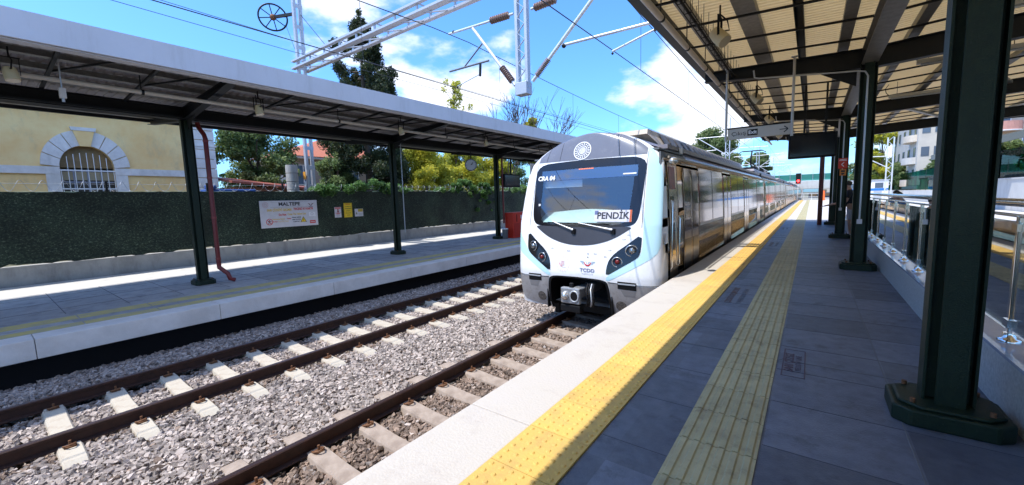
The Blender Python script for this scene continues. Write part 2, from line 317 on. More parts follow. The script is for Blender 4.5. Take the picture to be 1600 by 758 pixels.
# ribbed guide strip
g=MB(); y=-1.2; ng=0
while y<PF-.4:
    if y<16 or y>16.4 : pass
    g.box(-.588,-.186,y+.003,y+.397,-.02,.006)
    for i in range(6):
        x0=-.588+.016+i*.0655; g.prism([(x0,.006),(x0+.042,.006),(x0+.034,.014),(x0+.008,.014)],'y',y+.006,y+.394)
    y+=.4
tag(g.build('tactile_guide_strip',ochre),kind='structure')
# the platform beyond the canopy: same sheet, plus the ground right of it
g=MB(); g.box(1.02,8.9,24.0,PF,-1.34,-.01); g.box(5.2,8.9,YB,24.0,-1.34,-.012); tag(g.build('side_forecourt',mat('light_paving',(.42,.41,.39),.8,var=.5,vs=2)),kind='structure')
# stairwell right of the parapet
g=MB(); g.box(1.2,5.19,YB,23.9,-3.19,-3.0); g.box(4.9,5.19,YB,23.9,-3.0,-.012); g.box(1.2,5.19,23.7,23.99,-3.0,-.02)
for k in range(14): g.box(1.25,4.9,8.0+k*.32,23.7,-3.0+.2*k,-3.0+.2*(k+1)-.003)
tag(g.build('stairwell',darkcon),kind='structure')
# parapet kerb
g=MB(); g.box(1.02,1.22,YB,23.9,-3.0,.375); 
cap=MB().box(.995,1.25,YB,23.9,.378,.40)
pk=g.build('parapet_wall',mat('speckled_terrazzo',(.50,.51,.49),.5,var=.6,vs=40,col2=(.24,.245,.24)))
tag(pk,'low speckled terrazzo parapet under the glass balustrade','parapet'); cap.build('coping_slab',mat('blue_grey_slab',(.42,.46,.54),.10,var=.3,vs=8),pk)
# left platform
g=MB(); g.box(-16.95,-9.9,YB,60,-.70,-.452); g.box(-16.95,-9.85,YB,60,-1.34,-.702); tag(g.build('far_platform_paving',paver),kind='structure')
g=MB(); y=YB
while y<60: g.box(-9.9,-9.42,y+.004,y+2.396,-.76,-.448); y+=2.4
tag(g.build('far_platform_coping',mat('stained_pale_coping',(.80,.74,.68),.85,var=.7,vs=2.2,col2=(.60,.54,.48),bump=.4,bs=40),bevel=.008),kind='structure')
g=MB(); g.box(-9.84,-9.72,YB,60,-1.34,-.765); tag(g.build('undercut_shade_wall',blackm),kind='structure')  # black wall painted in for the shade of the void under the coping
g=MB(); y=YB
while y<60:
    g.box(-10.95,-10.55,y+.01,y+.99,-.452,-.447); g.box(-10.22,-9.93,y+.01,y+.99,-.452,-.447); y+=1.0
tag(g.build('faded_yellow_lines',pale_y),kind='structure')
g=MB(); g.box(-16.9,-14.7,YB,60,-.452,-.4512); tag(g.build('sunlit_strip_sheet',mat('pale_sunlit_concrete',(.62,.60,.56),.85,var=.4,vs=3)),kind='structure')  # pale concrete sheet on the sunlit strip, sun brightness put into its colour
g=MB()
for k in range(-20,60): g.box(-14.7,-11.3,k*.9,k*.9+.012,-.452,-.4495)
for x in (-14,-13,-12): g.box(x,x+.012,YB,60,-.4515,-.449)
tag(g.build('far_paving_joints',mat('grey_joint',(.13,.13,.14),.9)),kind='structure')
# ------------------------------------------------------------ ballast stones (stuff)
rng=np.random.default_rng(3)
brownst=mat('brown_ballast_stone',(.27,.195,.15),.9,var=.8,vs=9,col2=(.13,.095,.075),island=.5,bump=.3,bs=90)
def stones(n,x0,x1,y0,y1,s0,s1,seed,keep=None,colm=ballast,name='ballast',zf=None,flat=.62):
    r=np.random.default_rng(seed)
    X=r.uniform(x0,x1,n);Y=r.uniform(y0,y1,n)
    Z=-1.235+r.uniform(-.035,.035,n)
    if zf is not None: Z=zf(X,Y)+r.uniform(-.03,.03,n)
    if keep is not None: k=keep(X,Y); X,Y,Z=X[k],Y[k],Z[k]
    n=len(X)
    base=np.array([(-1,-1,-1),(1,-1,-1),(1,1,-1),(-1,1,-1),(-1,-1,1),(1,-1,1),(1,1,1),(-1,1,1)],float)
    F0=np.array([(0,3,2,1),(4,5,6,7),(0,1,5,4),(1,2,6,5),(2,3,7,6),(3,0,4,7)])
    s=r.uniform(s0,s1,(n,1,1))*np.exp(r.normal(0,.22,(n,1,3)))
    V=base[None]*s*(1+r.uniform(-.5,.22,(n,8,3))); V[...,2]*=flat
    a=r.uniform(0,2*PI,n); t=r.normal(0,.45,n); u=r.normal(0,.45,n)
    ca,sa,ct,st,cu,su=np.cos(a),np.sin(a),np.cos(t),np.sin(t),np.cos(u),np.sin(u)
    y=V[...,1]*ct[:,None]-V[...,2]*st[:,None]; z=V[...,1]*st[:,None]+V[...,2]*ct[:,None]; x=V[...,0]
    x2=x*cu[:,None]+z*su[:,None]; z2=-x*su[:,None]+z*cu[:,None]
    xx=x2*ca[:,None]-y*sa[:,None]; yy=x2*sa[:,None]+y*ca[:,None]
    W=np.stack([xx+X[:,None],yy+Y[:,None],z2+Z[:,None]],-1).reshape(-1,3)
    F=(F0[None]+8*np.arange(n)[:,None,None]).reshape(-1,4)
    return npmesh(name,W,F,colm)
def zgrav(X,Y):
    # heaped slightly between the tracks and on the shoulder by the wall
    z=-1.215+.0*X
    z=z+.03*np.exp(-((X+5.45)/.6)**2)+.05*np.exp(-((X+8.9)/.35)**2)
    z=z-.03*((X>-8.1)&(X<-6.7))-.02*((X>-4.2)&(X<-2.4))
    return z
RX=[-8.13,-6.66,-4.205,-2.735]
def keep(X,Y):
    k=np.ones(len(X),bool)
    for x in RX: k&=~(np.abs(X-x)<.07)
    # sleepers
    for c,y0 in ((-7.395,2.21),(-3.47,3.15)):
        ph=(Y-y0+.3)%.6-.3
        k&=~((np.abs(X-c)<1.31)&(np.abs(ph)<.112))
    return k
b1=stones(120000,-9.75,-2.0,-1.2,9,.0165,.029,1,keep,zf=zgrav)
b2=stones(60000,-9.75,-2.2,9,26,.019,.032,2,keep,zf=zgrav)
b3=stones(14000,-9.75,-2.2,-6,-1.2,.03,.05,4,keep,zf=zgrav); 
for b_ in (b2,b3):
    pass
# join the three layers into the one ballast object
bm=bmesh.new()
for b_ in (b1,b2,b3): bm.from_mesh(b_.data)
for b_ in (b2,b3): bpy.data.objects.remove(b_)
bm.to_mesh(b1.data); bm.free(); me=b1.data; me.materials.append(brownst)
nf=len(me.polygons); cc=np.empty(nf*3,'f'); me.polygons.foreach_get('center',cc); cc=cc.reshape(-1,6,3)[:,0]; rr_=np.random.default_rng(8).random(len(cc))
brn=(cc[:,0]>-4.12)&(rr_<.92)
for x in RX: brn|=(np.abs(cc[:,0]-x)<.26)&(rr_<.45)
brn|=rr_<.05
me.polygons.foreach_set('material_index',np.repeat(brn.astype('i'),6)); me.update(); tag(b1,'loose grey and brown crushed stone filling the tracks','ballast',kind='stuff')
# ------------------------------------------------------------ sleepers
def sleeper_mesh():
    m=MB(); prof=[(-1.3,.0),(-1.2,.012),(-.95,.022),(-.60,.03),(-.42,.016),(-.2,0),(0,-.004)]
    prof=prof+[(-x,z) for x,z in prof[-2::-1]]
    vs=[];n=len(prof)
    for x,z in prof:
        z0=-1.172+z; e=.0 if abs(x)<1.29 else -.03
        vs+=[(x,-.145,-1.33),(x,-.10,z0-.02+e),(x,-.085,z0+e),(x,.085,z0+e),(x,.10,z0-.02+e),(x,.145,-1.33)]
    fs=[tuple(range(5,-1,-1)),tuple(range((n-1)*6,n*6))]
    for i in range(n-1):
        for k in range(6): fs.append((i*6+k,(i+1)*6+k,(i+1)*6+(k+1)%6,i*6+(k+1)%6))
    m.add(vs,fs); return m
def make_sleeper(label,group,mm=slp):
    o=sleeper_mesh().build('sleeper',mm); tag(o,label,'sleeper',group)
    for s in (-1,1):
        for t in (-1,1):
            c=MB(); x=s*.735+t*.10
            c.tube([(x-t*.03,-.05,-1.14),(x+t*.03,-.055,-1.12),(x+t*.075,-.03,-1.105),(x+t*.08,.01,-1.10),(x+t*.05,.04,-1.11),(x,.045,-1.125),(x-t*.03,.03,-1.14)],.010,6)
            c.box(x-.03,x+.05,-.05,.05,-1.165,-1.135)
            c.tube([(x+t*.02,0,-1.15),(x+t*.02,0,-1.07)],.014,6)
            c.build('rail_clip',clipm,o)
    return o
s0=make_sleeper('pale concrete sleeper of the far track, bedded in stones like its neighbours','sleepers of the far track')
s0.location=(-7.395,2.21-.6*5,0)
for k in range(-4,34): dup(s0,(-7.395,2.21+.6*k,0))
s1=make_sleeper('pale brownish concrete sleeper of the near track beside the coping','sleepers of the near track',slp2)
s1.location=(-3.47,3.15-.6*5,0)
for k in range(-4,9): dup(s1,(-3.47,3.15+.6*k,0))
# ------------------------------------------------------------ rails
def rail(x,label):
    pr=[(-.07,-1.165),(.07,-1.165),(.07,-1.155),(.012,-1.14),(.009,-1.045),(.034,-1.035),(.036,-1.008),(.028,-1.0),(-.028,-1.0),(-.036,-1.008),(-.034,-1.035),(-.009,-1.045),(-.012,-1.14),(-.07,-1.155)]
    o=MB().prism([(x+a,z) for a,z in pr],'y',-20,118).build('rail',railm); tag(o,label,'rail',None)
    MB().box(x-.027,x+.027,-20,118,-1.0,-.9975).build('running_surface',railtop,o)
rail(RX[0],'rusty rail nearest the far platform, shaded along its back')
rail(RX[1],'rusty rail of the far track that faces the middle gravel')
rail(RX[2],'dark rusty rail running under the train front, left of the near platform')
rail(RX[3],'rusty rail hidden close under the near platform edge')
# ------------------------------------------------------------ columns and canopies
def cruci(m,cx,cy,z0,z1,h=.116,fwid=.130,t=.014,mi=0):
    m.box(cx-h+t,cx+h-t,cy-.006,cy+.006,z0,z1,mi); m.box(cx-.006,cx+.006,cy-h+t,cy-.0065,z0,z1,mi); m.box(cx-.006,cx+.006,cy+.0065,cy+h-t,z0,z1,mi)
    for s in (-1,1):
        m.box(cx-fwid/2,cx+fwid/2,cy+s*h-(t if s>0 else 0),cy+s*h+(0 if s>0 else t),z0,z1,mi)
        m.box(cx+s*h-(t if s>0 else 0),cx+s*h+(0 if s>0 else t),cy-fwid/2,cy+fwid/2,z0,z1,mi)
def ring(h,c): return [(-h+c,-h),(h-c,-h),(h,-h+c),(h,h-c),(h-c,h),(-h+c,h),(-h,h-c),(-h,-h+c)]
def column(parent,x,y,zb,zt,mm):
    m=MB(); cruci(m,x,y,zb+.13,zt)
    m.box(x-.05,x+.05,y-.1142,y-.1125,zb+1.15,zb+1.156)
    c=m.build('column',mm,parent,bevel=.003)
    b=MB().prism([(x+a*1.1,y+b_*.93) for a,b_ in ring(.235,.07)],'z',zb,zb+.105); b.prism([(x+a*1.08,y+b_*.95) for a,b_ in ring(.212,.085)],'z',zb+.105,zb+.13)
    b.build('column_base',mm,c,bevel=.012)
    for sx,sy in ((-1,-1),(1,-1),(1,1),(-1,1)): MB().tube([(x+sx*.165,y+sy*.145,zb+.125),(x+sx*.165,y+sy*.145,zb+.155)],.014,6).build('anchor_bolt',clipm,c)
    for a_,b2 in (((x-.09,y-.113,zb+.13),(x-.02,y-.113,zb+.13)),): pass
    return c
def ibeam_x(m,x0,x1,y,zfun_b,zfun_t,w=.16,n=2,t=.014):
    xs=[x0+(x1-x0)*i/n for i in range(n+1)]
    for a,b in zip(xs[:-1],xs[1:]):
        za,zb,ta,tb=zfun_b(a),zfun_b(b),zfun_t(a),zfun_t(b)
        for (w2,l0,l1,h0,h1) in ((.008,za,zb,ta,tb),(w/2,za,zb,za+t,zb+t),(w/2,ta-t,tb-t,ta,tb)):
            m.add([(a,y-w2,l0),(b,y-w2,l1),(b,y+w2,l1),(a,y+w2,l0),(a,y-w2,h0),(b,y-w2,h1),(b,y+w2,h1),(a,y+w2,h0)],[(0,3,2,1),(4,5,6,7),(0,1,5,4),(1,2,6,5),(2,3,7,6),(3,0,4,7)])
def corr(x0,x1,y0,y1,zf,pitch=.11,amp=.018,th=.006,nx=6):
    ys=[];y=y0
    while y<y1-1e-6:
        for f,a in ((0,0),(.38,0),(.5,1),(.88,1)):
            if y+f*pitch<=y1: ys.append((y+f*pitch,a*amp))
        y+=pitch
    ys.append((y1,0)); V=[];F=[]
    for lay in (0,th):
        for i in range(nx+1):
            x=x0+(x1-x0)*i/nx
            for yy,a in ys: V.append((x,yy,zf(x)+a+lay))
    n=len(ys)
    for L in (0,1):
        o=L*(nx+1)*n
        for i in range(nx):
            for j in range(n-1): F.append((o+i*n+j,o+(i+1)*n+j,o+(i+1)*n+j+1,o+i*n+j+1))
    return np.array(V),np.array(F)
# right canopy
CX=.715; YR=[3.5+6.05*k for k in range(-2,4)]
cr_=thing('platform_canopy','dark green steel canopy with cream corrugated ceiling over the near platform','canopy',(0,0,0))
zb=lambda x: 3.52+.095*abs(x-CX); zt=lambda x: 3.86+.040*abs(x-CX)
zs=lambda x: 4.02+.055*abs(x-CX)
V,F=corr(-1.945,7.4,YB,23.0,zs,nx=10); npmesh('roof_sheet',V,F,sheet,cr_)
for i,y in enumerate(YR):
    if y>0: column(cr_,CX,y,0,3.62,dgreen)
    m=MB(); ibeam_x(m,-1.90,CX,y,zb,zt); ibeam_x(m,CX+.001,7.3,y,lambda x:3.52+.05*abs(x-CX),lambda x:3.86+.05*abs(x-CX))
    if y>0: m.prism([(CX-.16,3.53),(CX-.75,3.60),(CX-.16,3.25)],'y',y-.006,y+.006)
    m.build('cantilever_beam',dsteel,cr_)
m=MB(); m.box(CX-.11,CX+.11,YB,22.9,3.60,3.614); m.box(CX-.11,CX+.11,YB,22.9,3.846,3.86); m.box(CX-.006,CX+.006,YB,22.9,3.615,3.845); m.build('spine_girder',purl,cr_)
for x in (-1.55,-.85,-.25,.35,1.25,2.2,3.3,4.5,5.7,6.8):
    m=MB(); z=zs(x); wd={-1.55:.06,-.85:.12,-.25:.05,.35:.07}.get(x,.06)
    m.box(x-wd,x+wd,YB,22.95,z-.012,z-.003); m.box(x-wd-.006,x-wd,YB,22.95,z-.115,z-.003); m.box(x+wd,x+wd+.006,YB,22.95,z-.115,z-.003)
    if x not in (-.25,): m.box(x-wd,x+wd,YB,22.95,z-.118,z-.112)
    m.build('purlin',purl if x!=-.25 else dsteel,cr_)
y=-7.3; k=0
while y<22.5:
    if min(abs(y-q) for q in YR)>.35:
        m=MB(); 
        m.bar((-1.93,y,zs(-1.93)-.16),(CX-.1,y,zs(CX)-.16),.028,.03); m.bar((CX+.1,y,zs(CX)-.16),(7.2,y,zs(7.2)-.16),.028,.03); m.build('brace_bar',dsteel,cr_)
    y+=1.01; k+=1
for a in range(5):
    y0=YR[a+1] if a+1<len(YR) else 22; 
    for xx in (1.5,4.2):
        m=MB(); m.bar((xx,y0-6.0,3.86),(xx+2.3,y0-.05,3.95),.10,.06); m.build('diagonal_brace',purl,cr_)
m=MB(); m.box(-2.02,-1.95,YB,23.05,3.97,4.20); m.box(-1.95,-1.82,YB,23.05,3.97,3.98); m.box(-1.825,-1.815,YB,23.05,3.98,4.10); m.build('edge_gutter',dsteel,cr_)
m=MB(); m.box(-1.94,7.4,23.001,23.06,3.86,4.14); m.build('end_fascia',dsteel,cr_)
# left canopy
LX=-12.42; YL=[3.4+6.07*k for k in range(-2,4)]
cl_=thing('platform_canopy','long grey fascia canopy on dark columns over the far platform','canopy',(0,0,0))
zbl=lambda x: 3.60+.105*abs(x-LX); ztl=lambda x: 3.90+.04*abs(x-LX)
zsl=lambda x: 4.04+.04*abs(x-LX)
V,F=corr(-15.5,-9.15,YB,23.2,zsl,pitch=.14,nx=6); npmesh('roof_sheet',V,F,sheetL,cl_)
for y in YL:
    if y>0: column(cl_,LX,y,-.45,3.72,dgreen)
    m=MB(); ibeam_x(m,LX+.001,-9.3,y,zbl,ztl); ibeam_x(m,-15.42,LX-.001,y,zbl,lambda x:3.92+.085*abs(x-LX))
    if y>0: m.prism([(LX+.15,3.70),(LX+.85,3.74),(LX+.15,3.38)],'y',y-.006,y+.006)
    m.build('cantilever_beam',dsteel,cl_)
m=MB(); m.box(LX-.13,LX+.13,YB,23.1,3.62,3.635); m.box(LX-.13,LX+.13,YB,23.1,3.90,3.915); m.box(LX-.006,LX+.006,YB,23.1,3.636,3.90); m.box(LX+.131,LX+.2,YB,23.1,3.64,3.68); m.build('valley_girder',dsteel,cl_)
for x in (-15.0,-14.2,-13.3,-11.7,-10.95,-10.2,-9.5):
    z=zsl(x); m=MB().box(x-.07,x+.07,YB,23.1,z-.13,z-.125); m.box(x-.07,x-.062,YB,23.1,z-.125,z-.004); m.build('purlin',purl,cl_)
y=-5.
while y<22.5:
    if min(abs(y-q) for q in YL)>.35:
        MB().bar((-9.2,y,zsl(-9.2)-.15),(LX+.1,y,zsl(LX)-.15),.05,.05).bar((-9.2,y+.9,zsl(-9.2)-.15),(-10.9,y,zsl(-10.9)-.16),.03,.03).build('brace_bar',dsteel,cl_)
    y+=1.22
m=MB(); m.box(-9.12,-9.06,YB,23.2,3.92,4.32); m.box(-9.32,-9.12,YB,23.2,3.90,3.915,0); m.box(-9.6,-9.12,YB,23.2,4.30,4.32)
o=m.build('fascia',fasc,cl_)
m=MB(); m.box(-15.58,-15.5,YB,23.2,4.0,4.32); m.build('rear_fascia',dsteel,cl_)
# conduits
def pipe(name,label,cat,pts,r,mt,n=10,rings=0,group=None):
    m=MB().tube(pts,r,n); o=m.build(name,mt); tag(o,label,cat,group); return o
o=pipe('conduit','long cream conduit under the far platform canopy','conduit',[(-10.35,YB,3.70),(-10.35,23,3.70)],.038,cream)
m=MB()
for k in range(-1,12): MB().tube([(-10.35,k*2+.2,3.70),(-10.35,k*2+.24,3.70)],.05,10).bar((-10.35,k*2+.2,3.72),(-10.35,k*2+.2,4.08),.015,.015).build('pipe_clamp',dsteel,o)
o=pipe('conduit','long cream conduit along the edge of the near platform canopy','conduit',[(-1.66,YB,3.73),(-1.66,23.5,3.73)],.040,cream)
m=MB()
for k in range(-2,17): MB().tube([(-1.66,k*1.35+.2,3.73),(-1.66,k*1.35+.24,3.73)],.050,10).bar((-1.66,k*1.35+.2,3.76),(-1.66,k*1.35+.2,4.14),.012,.012).build('pipe_clamp',dsteel,o)
m=MB()
for s in (-.05,.05): m.tube([(-1.38+s,YB,3.78),(-1.38+s,22.8,3.78)],.008,6)
k=-2.
while k<22: m.bar((-1.43,k,3.78),(-1.33,k,3.78),.008,.008); m.bar((-1.43,k,3.78),(-1.43,k,4.12),.006,.006); m.bar((-1.33,k,3.78),(-1.33,k,4.12),.006,.006); k+=.34
m.tube([(-1.38,YB,3.80),(-1.38,22.8,3.80)],.02,6)
tag(m.build('cable_tray',blackm),'thin black wire cable tray hung beside the cream conduit','cable tray')
# conduits bent along the beams and down the columns on the near platform
for y,lab in ((9.46,'grey bent conduit under the second beam and down its column'),(15.5,'grey bent conduit under the third beam and down its column'),(21.55,'grey bent conduit under the farthest beam and its column')):
    yy=y-.10
    pipe('conduit',lab,'conduit',[(-1.0,yy,3.80),(-.98,yy,3.66),(-.9,yy,3.63),(.55,yy,3.47),(.65,yy-.02,3.44),(.69,yy-.03,3.36),(.69,yy-.03,2.2),(.69,yy-.03,.9)],.014,galv,8)
    j=MB().box(.655,.725,yy-.07,yy-.02,.84,.92).build('socket_box',signwhite); tag(j,{9.46:'small pale socket box at the foot of the second column conduit',15.5:'small pale socket box low on the third column',21.55:'small pale socket box low on the farthest column'}[y],'socket box')
# ============================================================ TRAIN
TX=-3.475
NP=[6.653,.258,.014,.194,.004,4.523,1.525,2.684,6.979]
def tHw(z):
    z=np.asarray(z,float)
    a=np.where(z<.1,1.475-.09*((.1-z)/.95)**2,1.475-.075*np.clip((z-.1)/1.9,0,1)**2)
    t=np.clip((z-2)/(NP[7]-2),0,1); return np.where(z>2,1.40*np.sqrt(np.clip(1-t**NP[6],0,1)),a)
def tYf(z):
    z=np.asarray(z,float); t=np.clip((z-1.9)/(NP[7]-1.9),0,1)
    return NP[0]+NP[1]*np.clip(.1-z,0,2)**2+NP[3]*np.clip(z-NP[2],0,3)**1.3+NP[4]*(1-np.sqrt(np.clip(1-t*t,0,1)))
def tYs(z): return np.maximum(NP[8]+0*np.asarray(z,float),tYf(z)+.15)
def tG(x,z):
    s=np.clip(np.abs(x)/np.maximum(tHw(z),1e-6),0,1); yj=tYs(z); return yj-(yj-tYf(z))*(1-s**NP[5])**(1/2.2)
def nsurf(x,z,off=0.0):
    x=np.asarray(x,float);z=np.asarray(z,float); lim=tHw(z)*.9985; x=np.clip(x,-lim,lim)
    e=.004; g=tG(x,z); gx=(tG(x+e,z)-tG(x-e,z))/(2*e); gz=(tG(x,z+e)-tG(x,z-e))/(2*e); gx=np.clip(gx,-6,6)
    n=np.stack([gx,-np.ones_like(g),gz],-1); n/=np.linalg.norm(n,axis=-1,keepdims=True)
    return np.stack([x+TX,g,z],-1)+n*off
def chaikin(p,it=2):
    p=np.array(p,float)
    for _ in range(it):
        q=np.roll(p,-1,0); a=.75*p+.25*q; b=.25*p+.75*q; p=np.stack([a,b],1).reshape(-1,2)
    return p
def inpoly(x,z,P):
    c=np.zeros(np.shape(x),bool); n=len(P)
    for i in range(n):
        x1,z1=P[i];x2,z2=P[(i+1)%n]
        if z1==z2: continue
        c^=((z1>z)!=(z2>z))&(x<(x2-x1)*(z-z1)/(z2-z1)+x1)
    return c
def patch(name,poly,m,parent,off=.004,it=2,nx=24,nz=40,thick=.004):
    P=chaikin(poly,it) if it else np.array(poly,float)
    z0,z1=P[:,1].min(),P[:,1].max(); zs_=np.unique(np.concatenate([np.linspace(z0+1e-4,z1-1e-4,nz),P[:,1]]));zs_=zs_[(zs_>z0+5e-5)&(zs_<z1-5e-5)]
    rows=[]
    for z in zs_:
        xs=[]
        for i in range(len(P)):
            (x1,a),(x2,b)=P[i],P[(i+1)%len(P)]
            if (a>z)!=(b>z): xs.append(x1+(x2-x1)*(z-a)/(b-a))
        if len(xs)>=2: rows.append((z,min(xs),max(xs)))
    V=[]
    for z,a,b in rows:
        xs=np.linspace(a,b,nx+1); V.append(nsurf(xs,np.full(nx+1,z),off))
    V=np.array(V); n=len(rows); F=[(i*(nx+1)+j,i*(nx+1)+j+1,(i+1)*(nx+1)+j+1,(i+1)*(nx+1)+j) for i in range(n-1) for j in range(nx)]
    return npmesh(name,V.reshape(-1,3),np.array(F),m,parent,smooth=True)
def mir(p): return [(-x,z) for x,z in p]
train=thing('commuter_train','white fronted stainless steel commuter train standing at the near platform, front lamps off','train',(0,0,0))
WS=[(-1.135,2.135),(-.5,2.163),(0,2.168),(.5,2.163),(1.135,2.135),(1.135,1.78),(1.12,1.45),(1.10,1.15),(1.06,1.0),(.98,.935),(.85,.912),(.3,.895),(-.3,.895),(-.85,.912),(-.98,.935),(-1.06,1.0),(-1.10,1.15),(-1.12,1.45),(-1.135,1.78)]
GI=[(x*.925,1.5+(z-1.52)*(.80 if z>1.52 else .91)) for x,z in WS]
PK=[(-.575,-.04),(-.2,-.025),(.2,-.025),(.585,-.04),(.63,-.16),(.65,-.42),(.66,-.70),(-.66,-.70),(-.65,-.42),(-.63,-.16)]
zz=np.concatenate([np.linspace(-.70,2.0,150),NP[7]-(NP[7]-2.0)*np.cos(np.linspace(0,PI/2,50))[1:-1]**1.0*1.0]); zz=np.unique(np.concatenate([zz,[NP[7]-.0005]]))
T=np.linspace(-PI/2,PI/2,181); Z,TT=np.meshgrid(zz,T,indexing='ij'); X_=tHw(Z)*np.sin(TT); Y_=tG(X_,Z)
V=np.stack([X_+TX,Y_,Z],-1).reshape(-1,3); nn=len(T)
F=np.array([(i*nn+j,i*nn+j+1,(i+1)*nn+j+1,(i+1)*nn+j) for i in range(len(zz)-1) for j in range(nn-1)])
cxz=V[F].mean(1); gp=chaikin(GI,1); pk=np.array(PK)
dele=inpoly(cxz[:,0]-TX,cxz[:,2],gp*np.array([1.02,1])+np.array([0,0]))|inpoly(cxz[:,0]-TX,cxz[:,2],pk*np.array([.97,1])-np.array([0,.02]))
nose=npmesh('nose_shell',V,F[~dele],trainw,train,smooth=True)
# windscreen surround as a ring
def ringpatch(name,A,B,m,parent,off,n=4):
    A=chaikin(A,2);B=chaikin(B,2); V=[]
    for k in range(n+1):
        Q=A+(B-A)*k/n; V.append(nsurf(Q[:,0],Q[:,1],off))
    V=np.array(V);L=len(A); F=[(k*L+i,k*L+(i+1)%L,(k+1)*L+(i+1)%L,(k+1)*L+i) for k in range(n) for i in range(L)]
    return npmesh(name,V.reshape(-1,3),np.array(F),m,parent,smooth=True)
ringpatch('windscreen_surround',WS,[(x*.90,z) for x,z in GI],blackg,train,.006,6)
wg=glassmat('windscreen_glass',(.82,.90,.92),1.7,.06)
ws=patch('windscreen',[(x*.99,1.5+(z-1.5)*.99) for x,z in GI],wg,train,.003,nx=40,nz=50)
dest=glassmat('blue_tinted_band',(.10,.14,.42),2.2,.12)
patch('sky_reflection_band',[(-1.0,1.80),(1.0,1.80),(1.0,2.0),(-1.0,2.0)],dest,ws,.008,it=0)  # blue tint stands in for the sky reflected across the screen top
patch('lower_mask',[(-1.035,.93),(-.3,.885),(.3,.885),(1.035,.93),(.88,.82),(.72,.72),(.53,.64),(.28,.575),(0,.555),(-.28,.575),(-.53,.64),(-.72,.72),(-.88,.82)],mat('dark_grey_mask',(.045,.045,.055),.35,var=.3),train,.005)
# dark cap above the screen
zc_=np.linspace(2.18,NP[7]-.004,40); V=[];
for z in zc_:
    hw=float(tHw(z)); lim=min(1.12,hw*.93) if z<2.5 else hw*.93+ (z-2.5)*.3*hw
    xs=np.linspace(-min(lim,hw*.995),min(lim,hw*.995),41); V.append(nsurf(xs,np.full(41,z),.005))
V=np.array(V); F=[(i*41+j,i*41+j+1,(i+1)*41+j+1,(i+1)*41+j) for i in range(39) for j in range(40)]
capo=npmesh('front_roof_cap',V.reshape(-1,3),np.array(F),traincap,train,smooth=True)
for x in (-.62,.62,-.93,.93):
    pts=[nsurf(np.array([x*(1-.06*(t))]),np.array([2.19+t*.30*(1 if abs(x)>.8 else 1.35)]),.006)[0] for t in np.linspace(0,1,8)]
    MB().tube(pts,.004,5).build('panel_seam',blackm,capo)
for s in (-1,1):
    pts=[nsurf(np.array([s*(1.155-.02*t)]),np.array([.90+t*1.42]),.006)[0] for t in np.linspace(0,1,14)]; MB().tube(pts,.0035,5).build('panel_seam',MATS['dark_grey_mask'],nose)
    pts=[nsurf(np.array([s*t]),np.array([-.052-.03*abs(t)]),.007)[0] for t in np.linspace(.62,1.44,16)]; MB().tube(pts,.004,5).build('panel_seam',blackm,nose)
for x,z in ((.93,.78),(.86,.70),(-.2,.45),(.35,.42),(.62,.5),(-.55,.48),(.55,.38)):
    rr_=random.Random(int(x*100)); pl_=[(x+.05*rr_.uniform(.4,1)*math.cos(a),z+.022*rr_.uniform(.4,1)*math.sin(a)) for a in np.linspace(0,2*PI,9)[:-1]]; patch('grime_smudge',pl_,mat('grime_smudge',(.42,.40,.40),.6,var=.9,vs=40,col2=(.75,.74,.74)),nose,.0045,it=1,nx=6,nz=8)
# head lamp panels, blue bands
HL=[(1.17,.80),(1.165,.52),(1.14,.415),(1.07,.35),(.82,.19),(.575,.035),(.58,.19),(.62,.33),(.73,.46),(.92,.60)]
BR=[(.58,-.068),(.578,.03),(.82,.185),(1.07,.338),(1.15,.41),(1.185,.53),(1.19,.80),(1.17,1.35),(1.165,2.0),(1.12,2.33),(1.20,2.27),(1.33,2.08),(1.41,1.84),(1.445,1.34),(1.46,.84),(1.455,.60),(1.40,.42),(1.1,.225),(.8,.05)]
BL=[(-.58,-.068),(-.578,.03),(-.82,.185),(-1.07,.338),(-1.16,.44),(-1.25,.56),(-1.38,.70),(-1.455,.78),(-1.46,.42),(-1.1,.225),(-.8,.05)]
for s in (1,-1):
    f=(lambda p:p) if s>0 else mir
    patch('blue_flank',BR if s>0 else BL,blueband,train,.004,it=1,nz=70)
    h=patch('lamp_panel',f(HL),blackg,train,.008,it=1)
    for (x,z,rr,red) in ((1.015,.505,.095,0),(.775,.30,.085,1)):
        c=nsurf(np.array([s*x]),np.array([z]),.0)[0]; c=Vector(c)
        m=MB(); pts=[(c.x+rr*math.cos(a)*1.0,c.y+ .35*s*rr*math.cos(a)*(1 if x>.9 else .45)-.012,c.z+rr*math.sin(a)) for a in np.linspace(0,2*PI,25)]
        m.tube(pts,.011,6,cap=False); hl=m.build('headlight' if not red else 'tail_light',mat('lamp_chrome_ring',(.6,.6,.6),.2,metal=.9),h)
        MB().ball((c.x,c.y+.012,c.z),rr*.93,.03,rr*.93,16).build('lamp_bowl',blackg,hl)
        MB().ball((c.x+s*.004,c.y-.012,c.z),rr*(.60 if not red else .5),.035,rr*(.60 if not red else .5),14).build('lens',mat('lamp_lens',(.55,.55,.54),.10,metal=.8,var=1,vs=35,col2=(.05,.05,.05)) if not red else mat('red_lens',(.16,.012,.010),.2,var=.5,vs=20),hl)
